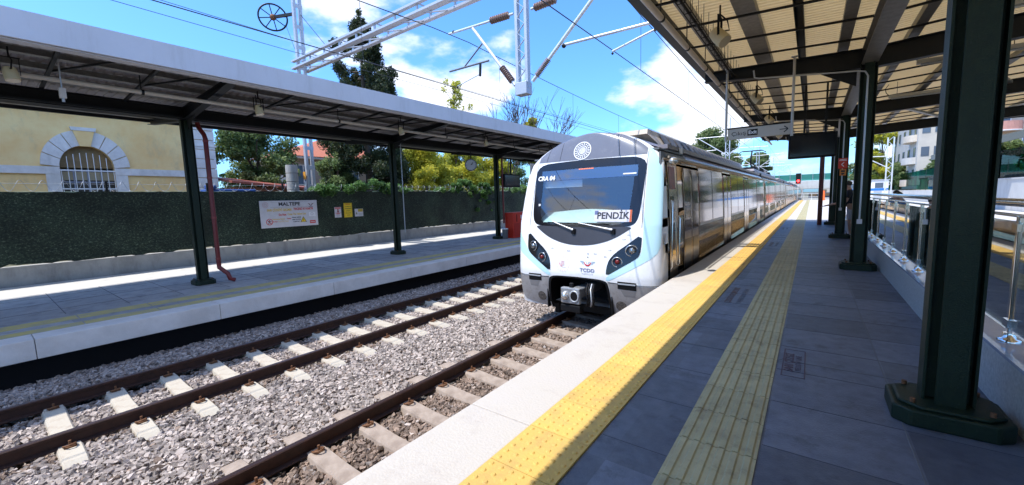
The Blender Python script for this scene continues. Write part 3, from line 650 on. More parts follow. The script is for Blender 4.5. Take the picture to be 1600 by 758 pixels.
# skirt
SK=[(.60,-.060),(1.0,-.085),(1.474,-.115),(1.46,-.38),(1.42,-.52),(1.28,-.63),(1.0,-.675),(.66,-.70),(.655,-.42),(.635,-.16)]
for s in (1,-1):
    f=(lambda p:p) if s>0 else mir
    k=patch('skirt_panel',f(SK),trainskirt,train,.005,it=0)
    v=patch('step_slot',f([(.79,-.035),(1.11,-.045),(1.11,-.185),(.79,-.17)]),blackm,k,.009,it=0)
    for t in (-.02,.03): 
        a=nsurf(np.array([s*.80]),np.array([-.105+t]),.014)[0]; b=nsurf(np.array([s*1.10]),np.array([-.11+t]),.014)[0]
    MB().bar(a,b,.02,.022).build('step_bar',galv,v)
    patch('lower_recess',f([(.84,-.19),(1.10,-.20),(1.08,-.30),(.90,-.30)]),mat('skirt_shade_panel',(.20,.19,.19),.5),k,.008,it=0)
    patch('jack_hole',[(s*.83+.10*math.cos(a),-.50+.10*math.sin(a)) for a in np.linspace(0,2*PI,17)[:-1]],mat('rust_speckled_hole',(.16,.13,.11),.8,var=1,vs=30,col2=(.02,.02,.02)),k,.009,it=0)
PKI=[(x*.93,z-.03 if z>-.3 else z) for x,z in PK]; ringpatch('pocket_lining',PK,PKI,blackm,train,.007,3)
# pocket and coupler
m=MB(); m.box(TX-.66,TX+.66,7.6,7.62,-.72,0.0); m.box(TX-.68,TX-.66,6.7,7.6,-.7,-.02); m.box(TX+.66,TX+.68,6.7,7.6,-.7,-.02); m.box(TX-.66,TX+.66,6.72,7.6,-.02,-.005); m.build('coupler_pocket',blackm,train)
cp=MB(); cx,cz=TX+.04,-.31
cp.box(cx-.19,cx+.19,6.30,6.40,cz-.145,cz+.145); cp.box(cx-.10,cx+.10,6.40,7.6,cz-.09,cz+.09)
o=cp.build('coupler',mat('coupler_grey_steel',(.42,.43,.44),.38,metal=.5,var=.6,vs=18,col2=(.18,.18,.19)),train,bevel=.02)
MB().ball((cx-.09,6.30,cz),.078,.09,.085,16).build('coupler_dome',mat('coupler_bright_steel',(.75,.74,.72),.22,metal=.8,var=.4,vs=15),o)
m=MB(); m.tube([(cx+.09+.080*math.cos(a),6.295,cz+.095*math.sin(a)) for a in np.linspace(0,2*PI,25)],.016,6,cap=False); m.build('coupler_ring',galv,o)
MB().tube([(cx+.09,6.285,cz),(cx+.09,6.299,cz)],.074,20).build('coupler_socket',blackm,o)
MB().box(cx-.2,cx+.2,6.3,6.46,cz-.30,cz-.17).build('electric_head',blackm,o,bevel=.015)
for q in range(4):
    x=cx+.26+.04*q
    MB().tube([(x,6.5,-.1),(x+.06,6.32,-.16),(x+.09,6.3,-.36),(x+.02,6.4,-.48),(x-.05,6.6,-.5)],.014,7).build('air_hose',galv if q==2 else blackm,o)
m=MB(); m.box(cx-.03,cx+.03,6.34,6.4,cz+.146,cz+.22); m.build('coupler_bracket',blackm,o)
m=MB(); m.bar((TX-.9,7.3,-.78),(TX+.9,7.3,-.78),.12,.14); m.box(TX-.75-.05,TX-.75+.05,7.2,7.5,-.95,-.6); m.box(TX+.7,TX+.8,7.2,7.5,-.95,-.6); m.build('rail_guard',blackm,train)
# wipers
for a,b,c in (((-.59,.99),(-.12,.835),(-.30,.985)),((-.03,.965),(.66,.85),(.27,.965))):
    A=Vector(nsurf(np.array([a[0]]),np.array([a[1]]),.05)[0]);B=Vector(nsurf(np.array([b[0]]),np.array([b[1]]),.05)[0]);C=Vector(nsurf(np.array([c[0]]),np.array([c[1]]),.03)[0])
    wp=MB().tube([A,A+(B-A)*.55,B],[.010,.012,.022],8).build('wiper_arm',mat('wiper_silver',(.55,.55,.56),.35,metal=.4),train)
    MB().bar(B+Vector((0,-.005,-.03)),B+Vector((.0,.05,-.03)),.07,.09).build('wiper_pivot',blackm,wp)
    A2=Vector(nsurf(np.array([a[0]-.12]),np.array([a[1]-.01]),.02)[0]);C2=Vector(nsurf(np.array([b[0]-.05]),np.array([.955]),.02)[0]); MB().tube([A2,C2],.008,6).build('wiper_blade',blackm,wp)
# cab interior
m=MB(); m.box(TX-1.3,TX+1.3,8.9,8.95,-.2,2.4); m.box(TX-1.36,TX-1.33,7.2,8.9,-.2,2.2); m.box(TX+1.33,TX+1.36,7.2,8.9,-.2,2.2); m.box(TX-1.3,TX+1.3,7.3,8.9,2.25,2.28); m.build('cab_lining',mat('cab_grey_lining',(.16,.17,.18),.7,var=.4,vs=3),train)
m=MB(); 
V=[];xs=np.linspace(-1.0,1.0,30)
f0=nsurf(xs,np.full(30,.99),-.05)
vs=[tuple(p) for p in f0]+[(x+TX,7.28,1.19+.03*math.cos(x*3)) for x in xs]+[(x+TX,7.75,.7) for x in xs]
m.add(vs,[(i,i+1,i+31,i+30) for i in range(29)]+[(i+30,i+31,i+61,i+60) for i in range(29)],sm=True); m.build('dashboard',mat('pale_teal_dashboard',(.62,.82,.80),.6,var=.3),train)
MB().box(TX-.95,TX-.1,7.12,7.14,1.66,1.80).build('sun_blind',mat('blind_grey',(.50,.52,.54),.7),train)
MB().box(TX-.98,TX-.55,8.2,8.88,.0,1.7).box(TX+.3,TX+.75,7.9,8.2,.2,1.5).build('driver_seat',mat('cab_dark_seat',(.03,.03,.035),.8),train)
for zz_,h in ((1.42,.07),(1.26,.17)):
    a=nsurf(np.array([-.985]),np.array([zz_]),-.006)[0]; MB().box(a[0],a[0]+.05,a[1]-.002,a[1]+.001,zz_-h/2,zz_+h/2).build('windscreen_sticker',white,train)
# PENDİK board behind the glass
pa=Vector(nsurf(np.array([.27]),np.array([1.10]),-.012)[0]); pb=Vector(nsurf(np.array([.985]),np.array([1.10]),-.012)[0])
pc=(pa+pb)/2; xd=(pb-pa).normalized(); upd=Vector((0,.23,1)).normalized()
Mp=plane_m(pc,xd,upd); nrm=Mp.to_3x3()@Vector((0,0,1))
# the board sits just in front of the blind, facing forward
def board(name,Mx,wd,ht,m,parent,off=0,th=.004):
    o=MB().box(-wd/2,wd/2,-ht/2,ht/2,off-th,off).build(name,m,parent); o.data.transform(Mx); return o
bo=board('destination_board',Mp@Matrix.Translation((0,.0,.035)),.70,.215,signwhite,train)
text('PENDİK',.165,signblk,bo,Mp@Matrix.Translation((.0,0,.037)),bold=.004)
board('orange_stripe',Mp@Matrix.Translation((.33,0,.0375)),.035,.215,mat('orange_stripe_paint',(.65,.12,.03),.5),bo,th=.001)
board('small_emblem_block',Mp@Matrix.Translation((-.31,.06,.0375)),.07,.07,mat('small_print_blue',(.12,.15,.3),.5),bo,th=.001)
def nframe(x,z,off): 
    p=Vector(nsurf(np.array([x]),np.array([z]),off)[0]); px=Vector(nsurf(np.array([x+.05]),np.array([z]),off)[0])-Vector(nsurf(np.array([x-.05]),np.array([z]),off)[0])
    pz=Vector(nsurf(np.array([x]),np.array([z+.05]),off)[0])-Vector(nsurf(np.array([x]),np.array([z-.05]),off)[0]); px.normalize(); pz=(pz-px*pz.dot(px)).normalized(); return plane_m(p,px,pz)
text('CRA 04',.125,white,ws,nframe(-.87,1.845,.016),name='fleet_number',bold=.006)
MB().box(-.12,.12,-.012,.012,0,.002).build('small_white_bar',white,ws).data.transform(nframe(.86,1.845,.014))
for k in range(9): MB().box(-.16+k*.035,-.16+k*.035+.024,-.008,.008,0,.002).build('led_segment',mat('orange_led',(.6,.12,.03),.5,emit=(1,.25,.08,.6)),ws).data.transform(nframe(.0,1.99,.014))
# emblem on the cap
def ringmesh(r0,r1,n=40): 
    m=MB(); vs=[(r0*math.cos(2*PI*k/n),r0*math.sin(2*PI*k/n),0) for k in range(n)]+[(r1*math.cos(2*PI*k/n),r1*math.sin(2*PI*k/n),0) for k in range(n)]
    return m.add(vs,[(k,(k+1)%n,(k+1)%n+n,k+n) for k in range(n)])
def discmesh(r,n=32): return MB().add([(r*math.cos(2*PI*k/n),r*math.sin(2*PI*k/n),0) for k in range(n)],[tuple(range(n))])
em=nframe(-.14,2.35,.012); e=ringmesh(.165,.185).build('round_emblem',white,capo); e.data.transform(em)
m=MB(); 
for k in range(18):
    a=2*PI*k/18; c,s=math.cos(a),math.sin(a); m.add([(.122*c-.012*s,.122*s+.012*c,.001),(.122*c+.012*s,.122*s-.012*c,.001),(.15*c+.012*s,.15*s-.012*c,.001),(.15*c-.012*s,.15*s+.012*c,.001)],[(0,1,2,3)])
q=m.build('emblem_lettering',white,e); q.data.transform(em)
q=ringmesh(.09,.105).build('emblem_ring',white,e); q.data.transform(em); q=discmesh(.075).build('emblem_centre',mat('emblem_pale_grey',(.62,.62,.66),.4,var=.8,vs=40,col2=(.3,.3,.33)),e); q.data.transform(em)
# faded emblem lower left
em=nframe(-.30,.20,.008); fadred=mat('faded_red_print',(.70,.28,.28),.5,var=.9,vs=25,col2=(.80,.66,.66))
m=MB()
for k in range(16):
    a=2*PI*k/16; m.add([(.135*math.cos(a)+.010*math.cos(b),.135*math.sin(a)+.010*math.sin(b),0) for b in (0,PI/2,PI,3*PI/2)],[(0,1,2,3)])
e=m.build('round_emblem',fadred,train); e.data.transform(em)
m=MB(); 
for k in range(12):
    a0=PI*.95+k*.12; a1=a0+.13; m.add([(.085*math.cos(a),.085*math.sin(a)*.8+.01,0) for a in (a0,a1)]+[(.068*math.cos(a)+.004,.07*math.sin(a)*.8+.012,0) for a in (a1,a0)],[(0,1,2,3)])
for z in (.0,.025,.05,-.02): m.box(-.05,.03,z,z+.008,0,.001)
m.box(-.03,-.024,-.04,.07,.0,.0012); m.box(-.005,.001,-.04,.065,0,.0012); m.box(-.02,.07,-.058,-.052,0,.001)
q=m.build('emblem_figure',fadred,e); q.data.transform(em)
em=nframe(.21,.245,.008); em2=em
m=MB(); n=24
for k in range(n):
    a0=PI+PI*k/n;a1=PI+PI*(k+1)/n; r1=.072; t=lambda a:.010+.016*math.sin(-a) if math.sin(a)<0 else .01
    m.add([(r1*math.cos(a0),.02+r1*1.05*math.sin(a0),0),(r1*math.cos(a1),.02+r1*1.05*math.sin(a1),0),((r1-t(a1))*math.cos(a1),.02+(r1-t(a1))*1.05*math.sin(a1),0),((r1-t(a0))*math.cos(a0),.02+(r1-t(a0))*1.05*math.sin(a0),0)],[(0,1,2,3)])
lg=m.build('winged_logo',mat('logo_red',(.55,.03,.05),.4,var=.4),train); lg.data.transform(em)
m=MB(); gz=mat('logo_grey_blue',(.30,.40,.50),.4)
for s in (-1,1):
    for k,(l,z) in enumerate(((.075,.030),(.055,.014),(.035,-.002),(.02,-.018))): 
        x0=s*.078; x1=s*(.078+l); m.box(min(x0,x1),max(x0,x1),z-.005,z+.005,0,.001)
    m.add([(s*.045,.035,.001),(s*.028,.035,.001),(s*.008,-.005,.001),(s*.02,-.005,.001)],[(0,1,2,3)])
q=m.build('logo_wings',gz,lg); q.data.transform(em)
MB().box(-.008,.008,.10,.12,0,.001).box(-.006,.006,.16,.19,0,.001).build('logo_mark',signblk,lg).data.transform(em)
text('TCDD',.085,mat('logo_blue_grey_text',(.22,.22,.33),.4),lg,nframe(.21,.115,.009),bold=.002,xs=1.25)
text('TAŞIMACILIK',.034,mat('logo_pale_text',(.5,.52,.6),.4),lg,nframe(.21,.055,.009),xs=1.15)
# ---- car bodies
def section(zlist): 
    pr=[(float(tHw(z)),z) for z in zlist]; return pr
ZL=[-.62,-.3,0,.3,.6,.9,1.2,1.6,1.9,2.02,2.12,2.22,2.32,2.42,2.50,2.56,2.61,2.65,2.675,2.684]
def car(y0,y1,first,idx):
    secs=section(ZL); pr=[(TX+a,z) for a,z in secs]+[(TX-a,z) for a,z in secs[::-1]]
    n=len(pr); V=[];F=[]
    ya=[float(tYs(z)) if first else y0 for x,z in pr]
    ym=[max(a,7.30) if first else y0 for a in ya]
    V=[(x,a,z) for (x,z),a in zip(pr,ya)]+[(x,a,z) for (x,z),a in zip(pr,ym)]+[(x,y1,z) for x,z in pr]
    mb=MB(); 
    for i in range(n):
        j=(i+1)%n; zc=(pr[i][1]+pr[j][1])/2; side=0 if (zc<2.2 and i!=n-1) else 2
        if first: mb.add([V[i],V[j],V[n+j],V[n+i]],[(0,1,2,3)],1,True)
        mb.add([V[n+i],V[n+j],V[2*n+j],V[2*n+i]],[(0,1,2,3)],side,True)
    mb.add([V[2*n+i] for i in range(n)],[tuple(range(n))],0)
    if not first: mb.add([V[n+i] for i in range(n)],[tuple(range(n))],0)
    c=mb.build('car_body',[steel,trainw,roofm],train)
    me=c.data; b=bmesh.new(); b.from_mesh(me); bmesh.ops.remove_doubles(b,verts=b.verts,dist=1e-5); b.to_mesh(me); b.free()
    # roof equipment
    ea=y0+1.3 if first else y0+2; eb=y1-3.0
    ea=8.5 if first else ea
    m=MB(); m.add([(TX-.85,ea+.25,2.52),(TX+.85,ea+.25,2.52),(TX+.70,ea,2.72),(TX-.70,ea,2.72),(TX+.66,ea+.15,2.84),(TX-.66,ea+.15,2.84)],[(0,1,2,3),(3,2,4,5)])
    m.add([(TX+.85,ea+.25,2.50),(TX+.85,eb,2.50),(TX+.66,eb,2.84),(TX+.66,ea+.15,2.84),(TX+.70,ea,2.72),(TX-.85,ea+.25,2.50),(TX-.85,eb,2.50),(TX-.66,eb,2.84),(TX-.66,ea+.15,2.84),(TX-.70,ea,2.72)],[(0,1,2,3,4),(5,6,7,8,9),(3,2,7,8),(1,6,7,2)])
    u=m.build('roof_unit',tan if first else roofm,c)
    for s in (-1,1):
        m=MB()
        for k in range(int((eb-ea-1)/.62)):
            y=ea+.8+k*.62; m.add([(TX+s*.868,y,2.50),(TX+s*.868,y+.5,2.50),(TX+s*.700,y+.5,2.80),(TX+s*.700,y,2.80)],[(0,1,2,3)])
        m.build('louvre_panel',mat('grey_louvre',(.17,.165,.17),.55,var=.6,vs=3,stretch=(1,12,1)),u)
    # rain gutter ledge
    for s in (-1,1):
        m=MB(); xg=TX+s*(1.405); m.box(min(xg,xg+s*.028),max(xg,xg+s*.028),(7.45 if first else y0),y1,2.10,2.135); m.build('rain_gutter',tan,c)
        m=MB(); m.box(TX+s*1.12-.1,TX+s*1.12+.1,(8.1 if first else y0+.2),y1-.2,2.34,2.42); m.build('roof_edge_step',roofm,c)
    # windows and doors on both sides
    L=y1-y0; doors=[y0+2.0 if not first else 8.42]; 
    doors=[8.42,12.9,17.3,21.7] if first else [y0+L*f-.65 for f in (.12,.37,.63,.88)]
    for s in ((1,-1) if idx<2 else (1,)):
        def sx(z,o): return TX+s*(float(tHw(z))+o)
        def panel(name,ya,yb,za,zb_,o,m,parent,nz=8):
            zs_=np.linspace(za,zb_,nz+1); vs=[]; 
            for z in zs_: vs+=[(sx(z,o),ya,z),(sx(z,o),yb,z)]
            mb=MB().add(vs,[(2*i,2*i+1,2*i+3,2*i+2) for i in range(nz)],sm=True); return mb.build(name,m,parent)
        edges=[(7.9 if first else y0+.5)]
        for d in doors: edges+=[d-.12,d+1.42]
        edges+=[y1-.55]
        for a,b in zip(edges[::2],edges[1::2]):
            if b-a<.5: continue
            panel('window_band',a,b,.80,2.03,.004,sideglass,c)
            if idx<2 and b-a>1.6:
                nfr=max(1,int((b-a)/1.35)); 
                for k in range(1,nfr): 
                    yy=a+(b-a)*k/nfr; panel('window_mullion',yy-.018,yy+.018,.80,2.03,.009,blackm,c)
            panel('waist_trim',a,b,.74,.795,.008,mat('pale_trim',(.55,.52,.48),.35,metal=.6),c,1)
        for d in doors:
            if idx<2:
                fr=panel('passenger_door',d,d+1.3,-.42,2.06,.006,steel,c)
                for k in (0,1):
                    y_=d+.04+k*.64
                    panel('door_pane',y_+.05,y_+.53,.72,1.96,.010,sideglass,fr)
                    panel('door_lower_panel',y_+.05,y_+.53,-.36,.55,.010,mat('dark_steel_panel',(.20,.18,.16),.22,metal=.8,var=.5),fr)
                for yy in (d-.01,d+.64,d+1.29): panel('door_seal',yy-.012,yy+.012,-.44,2.08,.012,blackm,fr)
            else: panel('passenger_door',d,d+1.3,.72,2.03,.006,sideglass,c); panel('door_seal',d+.63,d+.66,-.42,2.06,.009,blackm,c)
        k=y0+ (1.4 if first else .8)
        while k<y1-.5 and idx<3:
            if not any(d-.2<k<d+1.5 for d in doors): panel('side_seam',k-.006,k+.006,-.45,.74,.007,mat('seam_grey',(.16,.14,.13),.5),c,4)
            k+=1.1
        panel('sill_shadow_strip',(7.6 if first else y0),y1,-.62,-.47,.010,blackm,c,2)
    return c
c0=car(6.98,25.3,True,0)
car(25.75,47.2,False,1); car(47.65,69.2,False,2); car(69.65,91.2,False,3); car(91.65,113,False,4)
for ye in (25.3,47.2,69.2,91.2): MB().box(TX-1.25,TX+1.25,ye+.001,ye+.449,-.5,2.45).build('gangway_bellows',blackm,train)
m=MB()
for k in range(5):
    for d in (1.5,17): m.box(TX-1.1,TX+1.1,8+k*22.2+d,8+k*22.2+d+2.2,-.95,-.62)
m.box(TX-1.0,TX+1.0,8,112,-.70,-.60); m.build('bogie_gear',blackm,train)
# cab side door and mirror
def spanel(name,ya,yb,za,zb_,o,mt,parent):
    zs_=np.linspace(za,zb_,9); vs=[]
    for z in zs_: vs+=[(TX+float(tHw(z))+o,ya,z),(TX+float(tHw(z))+o,yb,z)]
    return MB().add(vs,[(2*i,2*i+1,2*i+3,2*i+2) for i in range(8)],sm=True).build(name,mt,parent)
cdoor=spanel('cab_door',7.40,7.98,-.40,2.02,.006,steel,c0)
spanel('cab_door_window',7.50,7.72,.35,1.42,.010,sideglass,cdoor); spanel('red_side_display',7.46,7.84,1.55,1.95,.010,mat('dark_red_panel',(.30,.03,.02),.3,var=.9,vs=9,col2=(.05,.01,.01)),cdoor)
for y in (7.39,7.99): spanel('door_seal',y-.012,y+.012,-.44,2.05,.012,blackm,cdoor)
m=MB().tube([(-2.0,7.43,.1),(-1.97,7.43,.15),(-1.97,7.43,1.3),(-2.0,7.43,1.35)],.012,6).tube([(-2.0,7.94,.1),(-1.97,7.94,.15),(-1.97,7.94,1.0),(-2.0,7.94,1.05)],.012,6); m.build('grab_rail',inox,cdoor)
m=MB().ball((-1.93,7.30,2.02),.075,.11,.07,12); mo=m.build('side_camera',mat('camera_housing',(.55,.52,.47),.25,metal=.6,var=.4),c0); MB().tube([(-2.10,7.36,2.04),(-1.95,7.32,2.02)],.02,6).build('camera_arm',blackm,mo)
# pantograph
px_,py_=TX,33.0
m=MB(); m.box(px_-.5,px_+.5,py_-.6,py_+.8,2.80,2.9); pn=m.build('pantograph',blackm,train)
MB().tube([(px_,py_+.7,2.9),(px_,py_-.7,3.55),(px_,py_+.05,4.30)],.05,6).tube([(px_+.3,py_+.7,2.9),(px_+.15,py_-.7,3.5)],.03,6).build('pantograph_arm',dsteel,pn)
MB().tube([(px_-.85,py_,4.18),(px_-.6,py_,4.34),(px_+.6,py_,4.34),(px_+.85,py_,4.18)],.03,6).tube([(px_-.6,py_+.3,4.34),(px_+.6,py_+.3,4.34)],.03,6).build('collector_head',dsteel,pn)
for y in (31.0,35.5,37,41): MB().box(TX-.4,TX+.5,y,y+.8,2.84,3.12).build('roof_box',blackm if y!=37 else roofm,train)
# ============================================================ FENCE AND FAR PLATFORM FURNITURE
FX=-16.95
m=MB(); m.box(FX-.2,FX,YB,48,-.449,.04); m.box(FX-.26,FX+.06,YB,48,.043,.075)
tag(m.build('low_wall',concrete),'low stained concrete wall under the dark green mesh fence','wall')
hedge=bpy.data.materials.new('dark_green_mesh_screen'); hedge.use_nodes=True
t=hedge.node_tree; b=t.nodes['Principled BSDF']; b.inputs['Roughness'].default_value=.85
tcn=N(t,'ShaderNodeTexCoord'); mpn=N(t,'ShaderNodeMapping'); mpn.inputs['Scale'].default_value=(1,1,1.4); t.links.new(tcn.outputs['Object'],mpn.inputs[0])
vo=N(t,'ShaderNodeTexNoise'); vo.inputs['Scale'].default_value=20; vo.inputs['Detail'].default_value=5; vo.inputs['Roughness'].default_value=.75; t.links.new(mpn.outputs[0],vo.inputs['Vector'])
rp=N(t,'ShaderNodeValToRGB'); t.links.new(vo.outputs['Fac'],rp.inputs[0]); e=rp.color_ramp.elements; e[0].position=.35;e[0].color=(.006,.014,.008,1); e[1].position=.72;e[1].color=(.22,.27,.19,1)
k=rp.color_ramp.elements.new(.56); k.color=(.028,.046,.028,1)
lo=N(t,'ShaderNodeTexNoise'); lo.inputs['Scale'].default_value=.9; t.links.new(tcn.outputs['Object'],lo.inputs['Vector'])
mm_=N(t,'ShaderNodeMix',data_type='RGBA',blend_type='MULTIPLY'); mm_.inputs[0].default_value=.8; t.links.new(rp.outputs[0],mm_.inputs[6]); 
r2=N(t,'ShaderNodeMapRange'); r2.inputs[1].default_value=.3; r2.inputs[2].default_value=.7; r2.inputs[3].default_value=.3; r2.inputs[4].default_value=1.4; t.links.new(lo.outputs['Fac'],r2.inputs[0]); t.links.new(r2.outputs[0],mm_.inputs[7]); t.links.new(mm_.outputs[2],b.inputs['Base Color'])
bp=N(t,'ShaderNodeBump'); bp.inputs['Strength'].default_value=1; bp.inputs['Distance'].default_value=.04; t.links.new(vo.outputs['Fac'],bp.inputs['Height']); t.links.new(bp.outputs[0],b.inputs['Normal'])
fn=thing('mesh_fence','tall dark green hedge mesh fence along the back of the far platform','fence')
# slightly waved screen
ys=np.linspace(YB,48,420); zs_=np.linspace(.0,1,14); YY,ZZ=np.meshgrid(ys,zs_,indexing='ij')
rg=np.random.default_rng(5); topw=2.05+.012*np.sin(ys*3.1)+.012*rg.normal(size=len(ys)); botw=.10+.02*np.sin(ys*1.7)+.018*rg.normal(size=len(ys))
Zv=botw[:,None]+(topw-botw)[:,None]*ZZ; Xv=FX+.02+.02*np.sin(YY*2.6)*np.sin(ZZ*3)+rg.normal(size=YY.shape)*.006
V=np.stack([Xv,YY,Zv],-1).reshape(-1,3); n=len(zs_); F=np.array([(i*n+j,(i+1)*n+j,(i+1)*n+j+1,i*n+j+1) for i in range(len(ys)-1) for j in range(n-1)])
npmesh('mesh_screen',V,F,hedge,fn)
for k in range(-5,19): MB().box(FX-.10,FX-.03,k*2.52,k*2.52+.05,.075,2.35).build('fence_post',dsteel,fn)
m=MB().tube([(FX-.03,YB,2.04),(FX-.03,48,2.04)],.018,6); m.build('top_rail',mat('green_white_rail',(.28,.38,.30),.6,var=.8,vs=6,col2=(.08,.12,.08)),fn)
m=MB().tube([(FX-.06,YB,2.28),(FX-.06,48,2.28)],.004,4)
pts=[]; a=0; y=YB
while y<48:
    pts.append((FX-.06+.17*math.cos(a),y,2.22+.15*math.sin(a))); a+=2*PI/14; y+=.40/14
m.tube(pts,.005,4,cap=False)
tag(m.build('razor_wire',galv),'coiled razor wire running along the top of the green fence','razor wire')
# red drain pipe
m=MB().tube([(LX+.05,3.62,3.6),(LX+.05,3.64,3.48),(LX+.24,3.68,3.28),(LX+.27,3.69,3.18),(LX+.27,3.69,.02),(LX+.27,3.69,-.05),(LX+.42,3.82,-.22),(LX+.45,3.85,-.36),(LX+.45,3.95,-.40)],.052,12)
dp=tag(m.build('drain_pipe',pipered),'dark red drainpipe beside the nearest far platform column','drain pipe')
m=MB()
for z in (3.1,2.2,1.2,.15): MB().tube([(LX+.27,3.69,z),(LX+.27,3.69,z+.05)],.060,12).build('pipe_collar',mat('collar_red',(.26,.04,.035),.4),dp)
m=MB().tube([(LX+.20,9.7,3.5),(LX+.20,9.7,.35)],.018,8).tube([(LX+.03,9.65,3.9),(LX+.25,9.7,3.75),(LX+.20,9.7,3.5)],.012,6); tag(m.build('conduit',galv),'thin grey conduit down the second far platform column','conduit')
m=MB().tube([(LX+.20,15.75,3.5),(LX+.22,15.75,.3)],.045,8); tag(m.build('drain_pipe',pipered),'dark red drainpipe on the column beside the red cabinet','drain pipe')
# station board
def facing_x(x,y,z): return plane_m((x,y,z),(0,1,0),(0,0,1))   # faces +X
sb=MB().box(FX+.055,FX+.085,6.62,8.84,.64,1.69).build('station_board',signwhite); tag(sb,'wide white MALTEPE station board on the green fence','sign')
sx_=FX+.087
def tx(s,y,z,size,m_,al='CENTER',xs=1,bold=.0,par=None): return text(s,size,m_,par or sb,facing_x(sx_,y,z),align=al,bold=bold,xs=xs)
def rect(y0,y1,z0,z1,m_,par=None,o=0,name='printed_panel'): return MB().box(sx_+o-.001,sx_+o,y0,y1,z0,z1).build(name,m_,par or sb)
tx('MALTEPE',7.72,1.545,.185,signblk,bold=.006,xs=1.12)
tx('SARI ÇİZGİYİ GEÇMEK',7.33,1.32,.125,signyel,bold=.004,xs=.72); tx('TEHLİKELİ VE YASAKTIR',8.26,1.34,.125,signred,bold=.004,xs=.58)
tx('Do Not',7.42,1.13,.115,signred,bold=.004,xs=.75); tx('Cross The Yellow Line',7.98,1.14,.115,signyel,bold=.003,xs=.68)
tx('Demiryoluna Girmek',7.26,.965,.075,signyel,bold=.002,xs=.72); tx('Yasaktır',7.66,.97,.075,signred,bold=.002,xs=.72); tx('Do Not',7.12,.87,.075,signred,bold=.002,xs=.75); tx('Enter The Tracks',7.44,.87,.075,signyel,xs=.75)
for i,s in enumerate(('YÜKSEK GERİLİM','HIGH VOLTAGE','25 000 VOLT')): tx(s,7.95,1.0-.085*i,.062,signblk,xs=.75,bold=.002)
rect(7.0,8.5,1.635,1.639,signblk); rect(7.0,8.5,1.43,1.434,signblk); 
m=MB(); n=24
for k in range(n):
    a=2*PI*k/n;b_=2*PI*(k+1)/n; m.add([(sx_,6.92+.125*math.cos(a),.87+.125*math.sin(a)),(sx_,6.92+.125*math.cos(b_),.87+.125*math.sin(b_)),(sx_,6.92+.10*math.cos(b_),.87+.10*math.sin(b_)),(sx_,6.92+.10*math.cos(a),.87+.10*math.sin(a))],[(0,1,2,3)])
m.bar((sx_,6.84,.95),(sx_,7.0,.79),.002,.02); pic=m.build('prohibition_ring',signred,sb)
m=MB(); X0=sx_-.0005
for a,b_ in (((6.93,.94),(6.91,.87)),((6.91,.87),(6.88,.79)),((6.91,.87),(6.97,.80)),((6.92,.92),(6.99,.88)),((6.92,.92),(6.86,.88))): m.bar((X0,*a),(X0,*b_),.002,.022)
m.build('walking_figure',signblk,pic)
m=MB().add([(sx_,8.10,.80),(sx_,8.36,.80),(sx_,8.23,1.03)],[(0,1,2)]); wt=m.build('warning_triangle',signblk,sb)
m=MB().add([(sx_+.001,8.13,.815),(sx_+.001,8.33,.815),(sx_+.001,8.23,.995)],[(0,1,2)]); m.build('triangle_face',yellowsign,wt); m=MB().bar((sx_+.002,8.245,.95),(sx_+.002,8.215,.89),.002,.012).bar((sx_+.002,8.215,.89),(sx_+.002,8.24,.89),.002,.012).bar((sx_+.002,8.24,.89),(sx_+.002,8.22,.84),.002,.012); m.build('flash_mark',signblk,wt)
rect(8.47,8.75,1.02,1.20,mat('board_paler_panel',(.8,.78,.82),.4)); rect(8.49,8.73,.73,.85,signred); rect(8.52,8.70,.775,.80,signwhite,o=.001)
m=MB()
for s in (-1,1):
    for k in range(3): m.bar((sx_,8.58+s*.03,1.53-.02*k),(sx_,8.58+s*(.12-.03*k),1.56-.02*k),.002,.014)
m.bar((sx_,8.53,1.50),(sx_,8.58,1.46),.002,.02); m.bar((sx_,8.63,1.50),(sx_,8.58,1.46),.002,.02); m.build('winged_logo',mat('logo_dull_maroon',(.16,.05,.08),.5),sb)
m=MB().box(sx_-.001,sx_,8.49,8.67,1.415,1.43).build('logo_caption',signblk,sb)
m=MB()
for k in range(14):
    a=2*PI*k/14; m.bar((sx_,6.82+.10*math.cos(a),1.53+.10*math.sin(a)),(sx_,6.82+.10*math.cos(a+.25),1.53+.10*math.sin(a+.25)),.002,.03)
for k in range(10): m.bar((sx_,6.82+.05*math.cos(k),1.53+.05*math.sin(k)),(sx_,6.82+.05*math.cos(k+1),1.53+.05*math.sin(k+1)),.002,.016)
m.build('round_emblem',mat('pink_emblem',(.62,.40,.42),.5),sb)
m=MB()
for k in range(9): m.bar((sx_,8.60+.055*math.cos(k*.7),1.115+.05*math.sin(k*.7)),(sx_,8.60+.055*math.cos(k*.7+.7),1.115+.05*math.sin(k*.7+.7)),.002,.010)
m.build('small_round_mark',mat('grey_ink',(.25,.22,.25),.5),sb)
# three small signs
def plate(y0,y1,z0,z1,label,m_): return tag(MB().box(FX+.06,FX+.075,y0,y1,z0,z1).build('warning_sign',m_),label,'sign')
s_=plate(9.62,9.93,.90,1.36,'small white sign with red heading left of the yellow sign','x' and signwhite); sx_=FX+.077
rect(9.635,9.915,1.27,1.35,mat('pale_red_heading',(.62,.20,.20),.5),s_); rect(9.635,9.915,1.09,1.105,signred,s_); rect(9.70,9.85,1.045,1.075,signred,s_)
m=MB(); m.ball((sx_,9.775,1.235),.004,.032,.036,8).box(sx_-.001,sx_,9.74,9.81,1.12,1.2); m.build('pictogram',mat('brown_red_ink',(.25,.03,.03),.5),s_)
for k in range(3): rect(9.69,9.86,.94+.03*k,.95+.03*k,mat('grey_print',(.35,.36,.38),.5),s_)
s_=plate(10.07,10.47,.88,1.53,'tall yellow warning sign in the middle of the three small fence signs',yellowsign)
tx('DİKKAT',10.27,1.46,.062,signred,par=s_,bold=.002); 
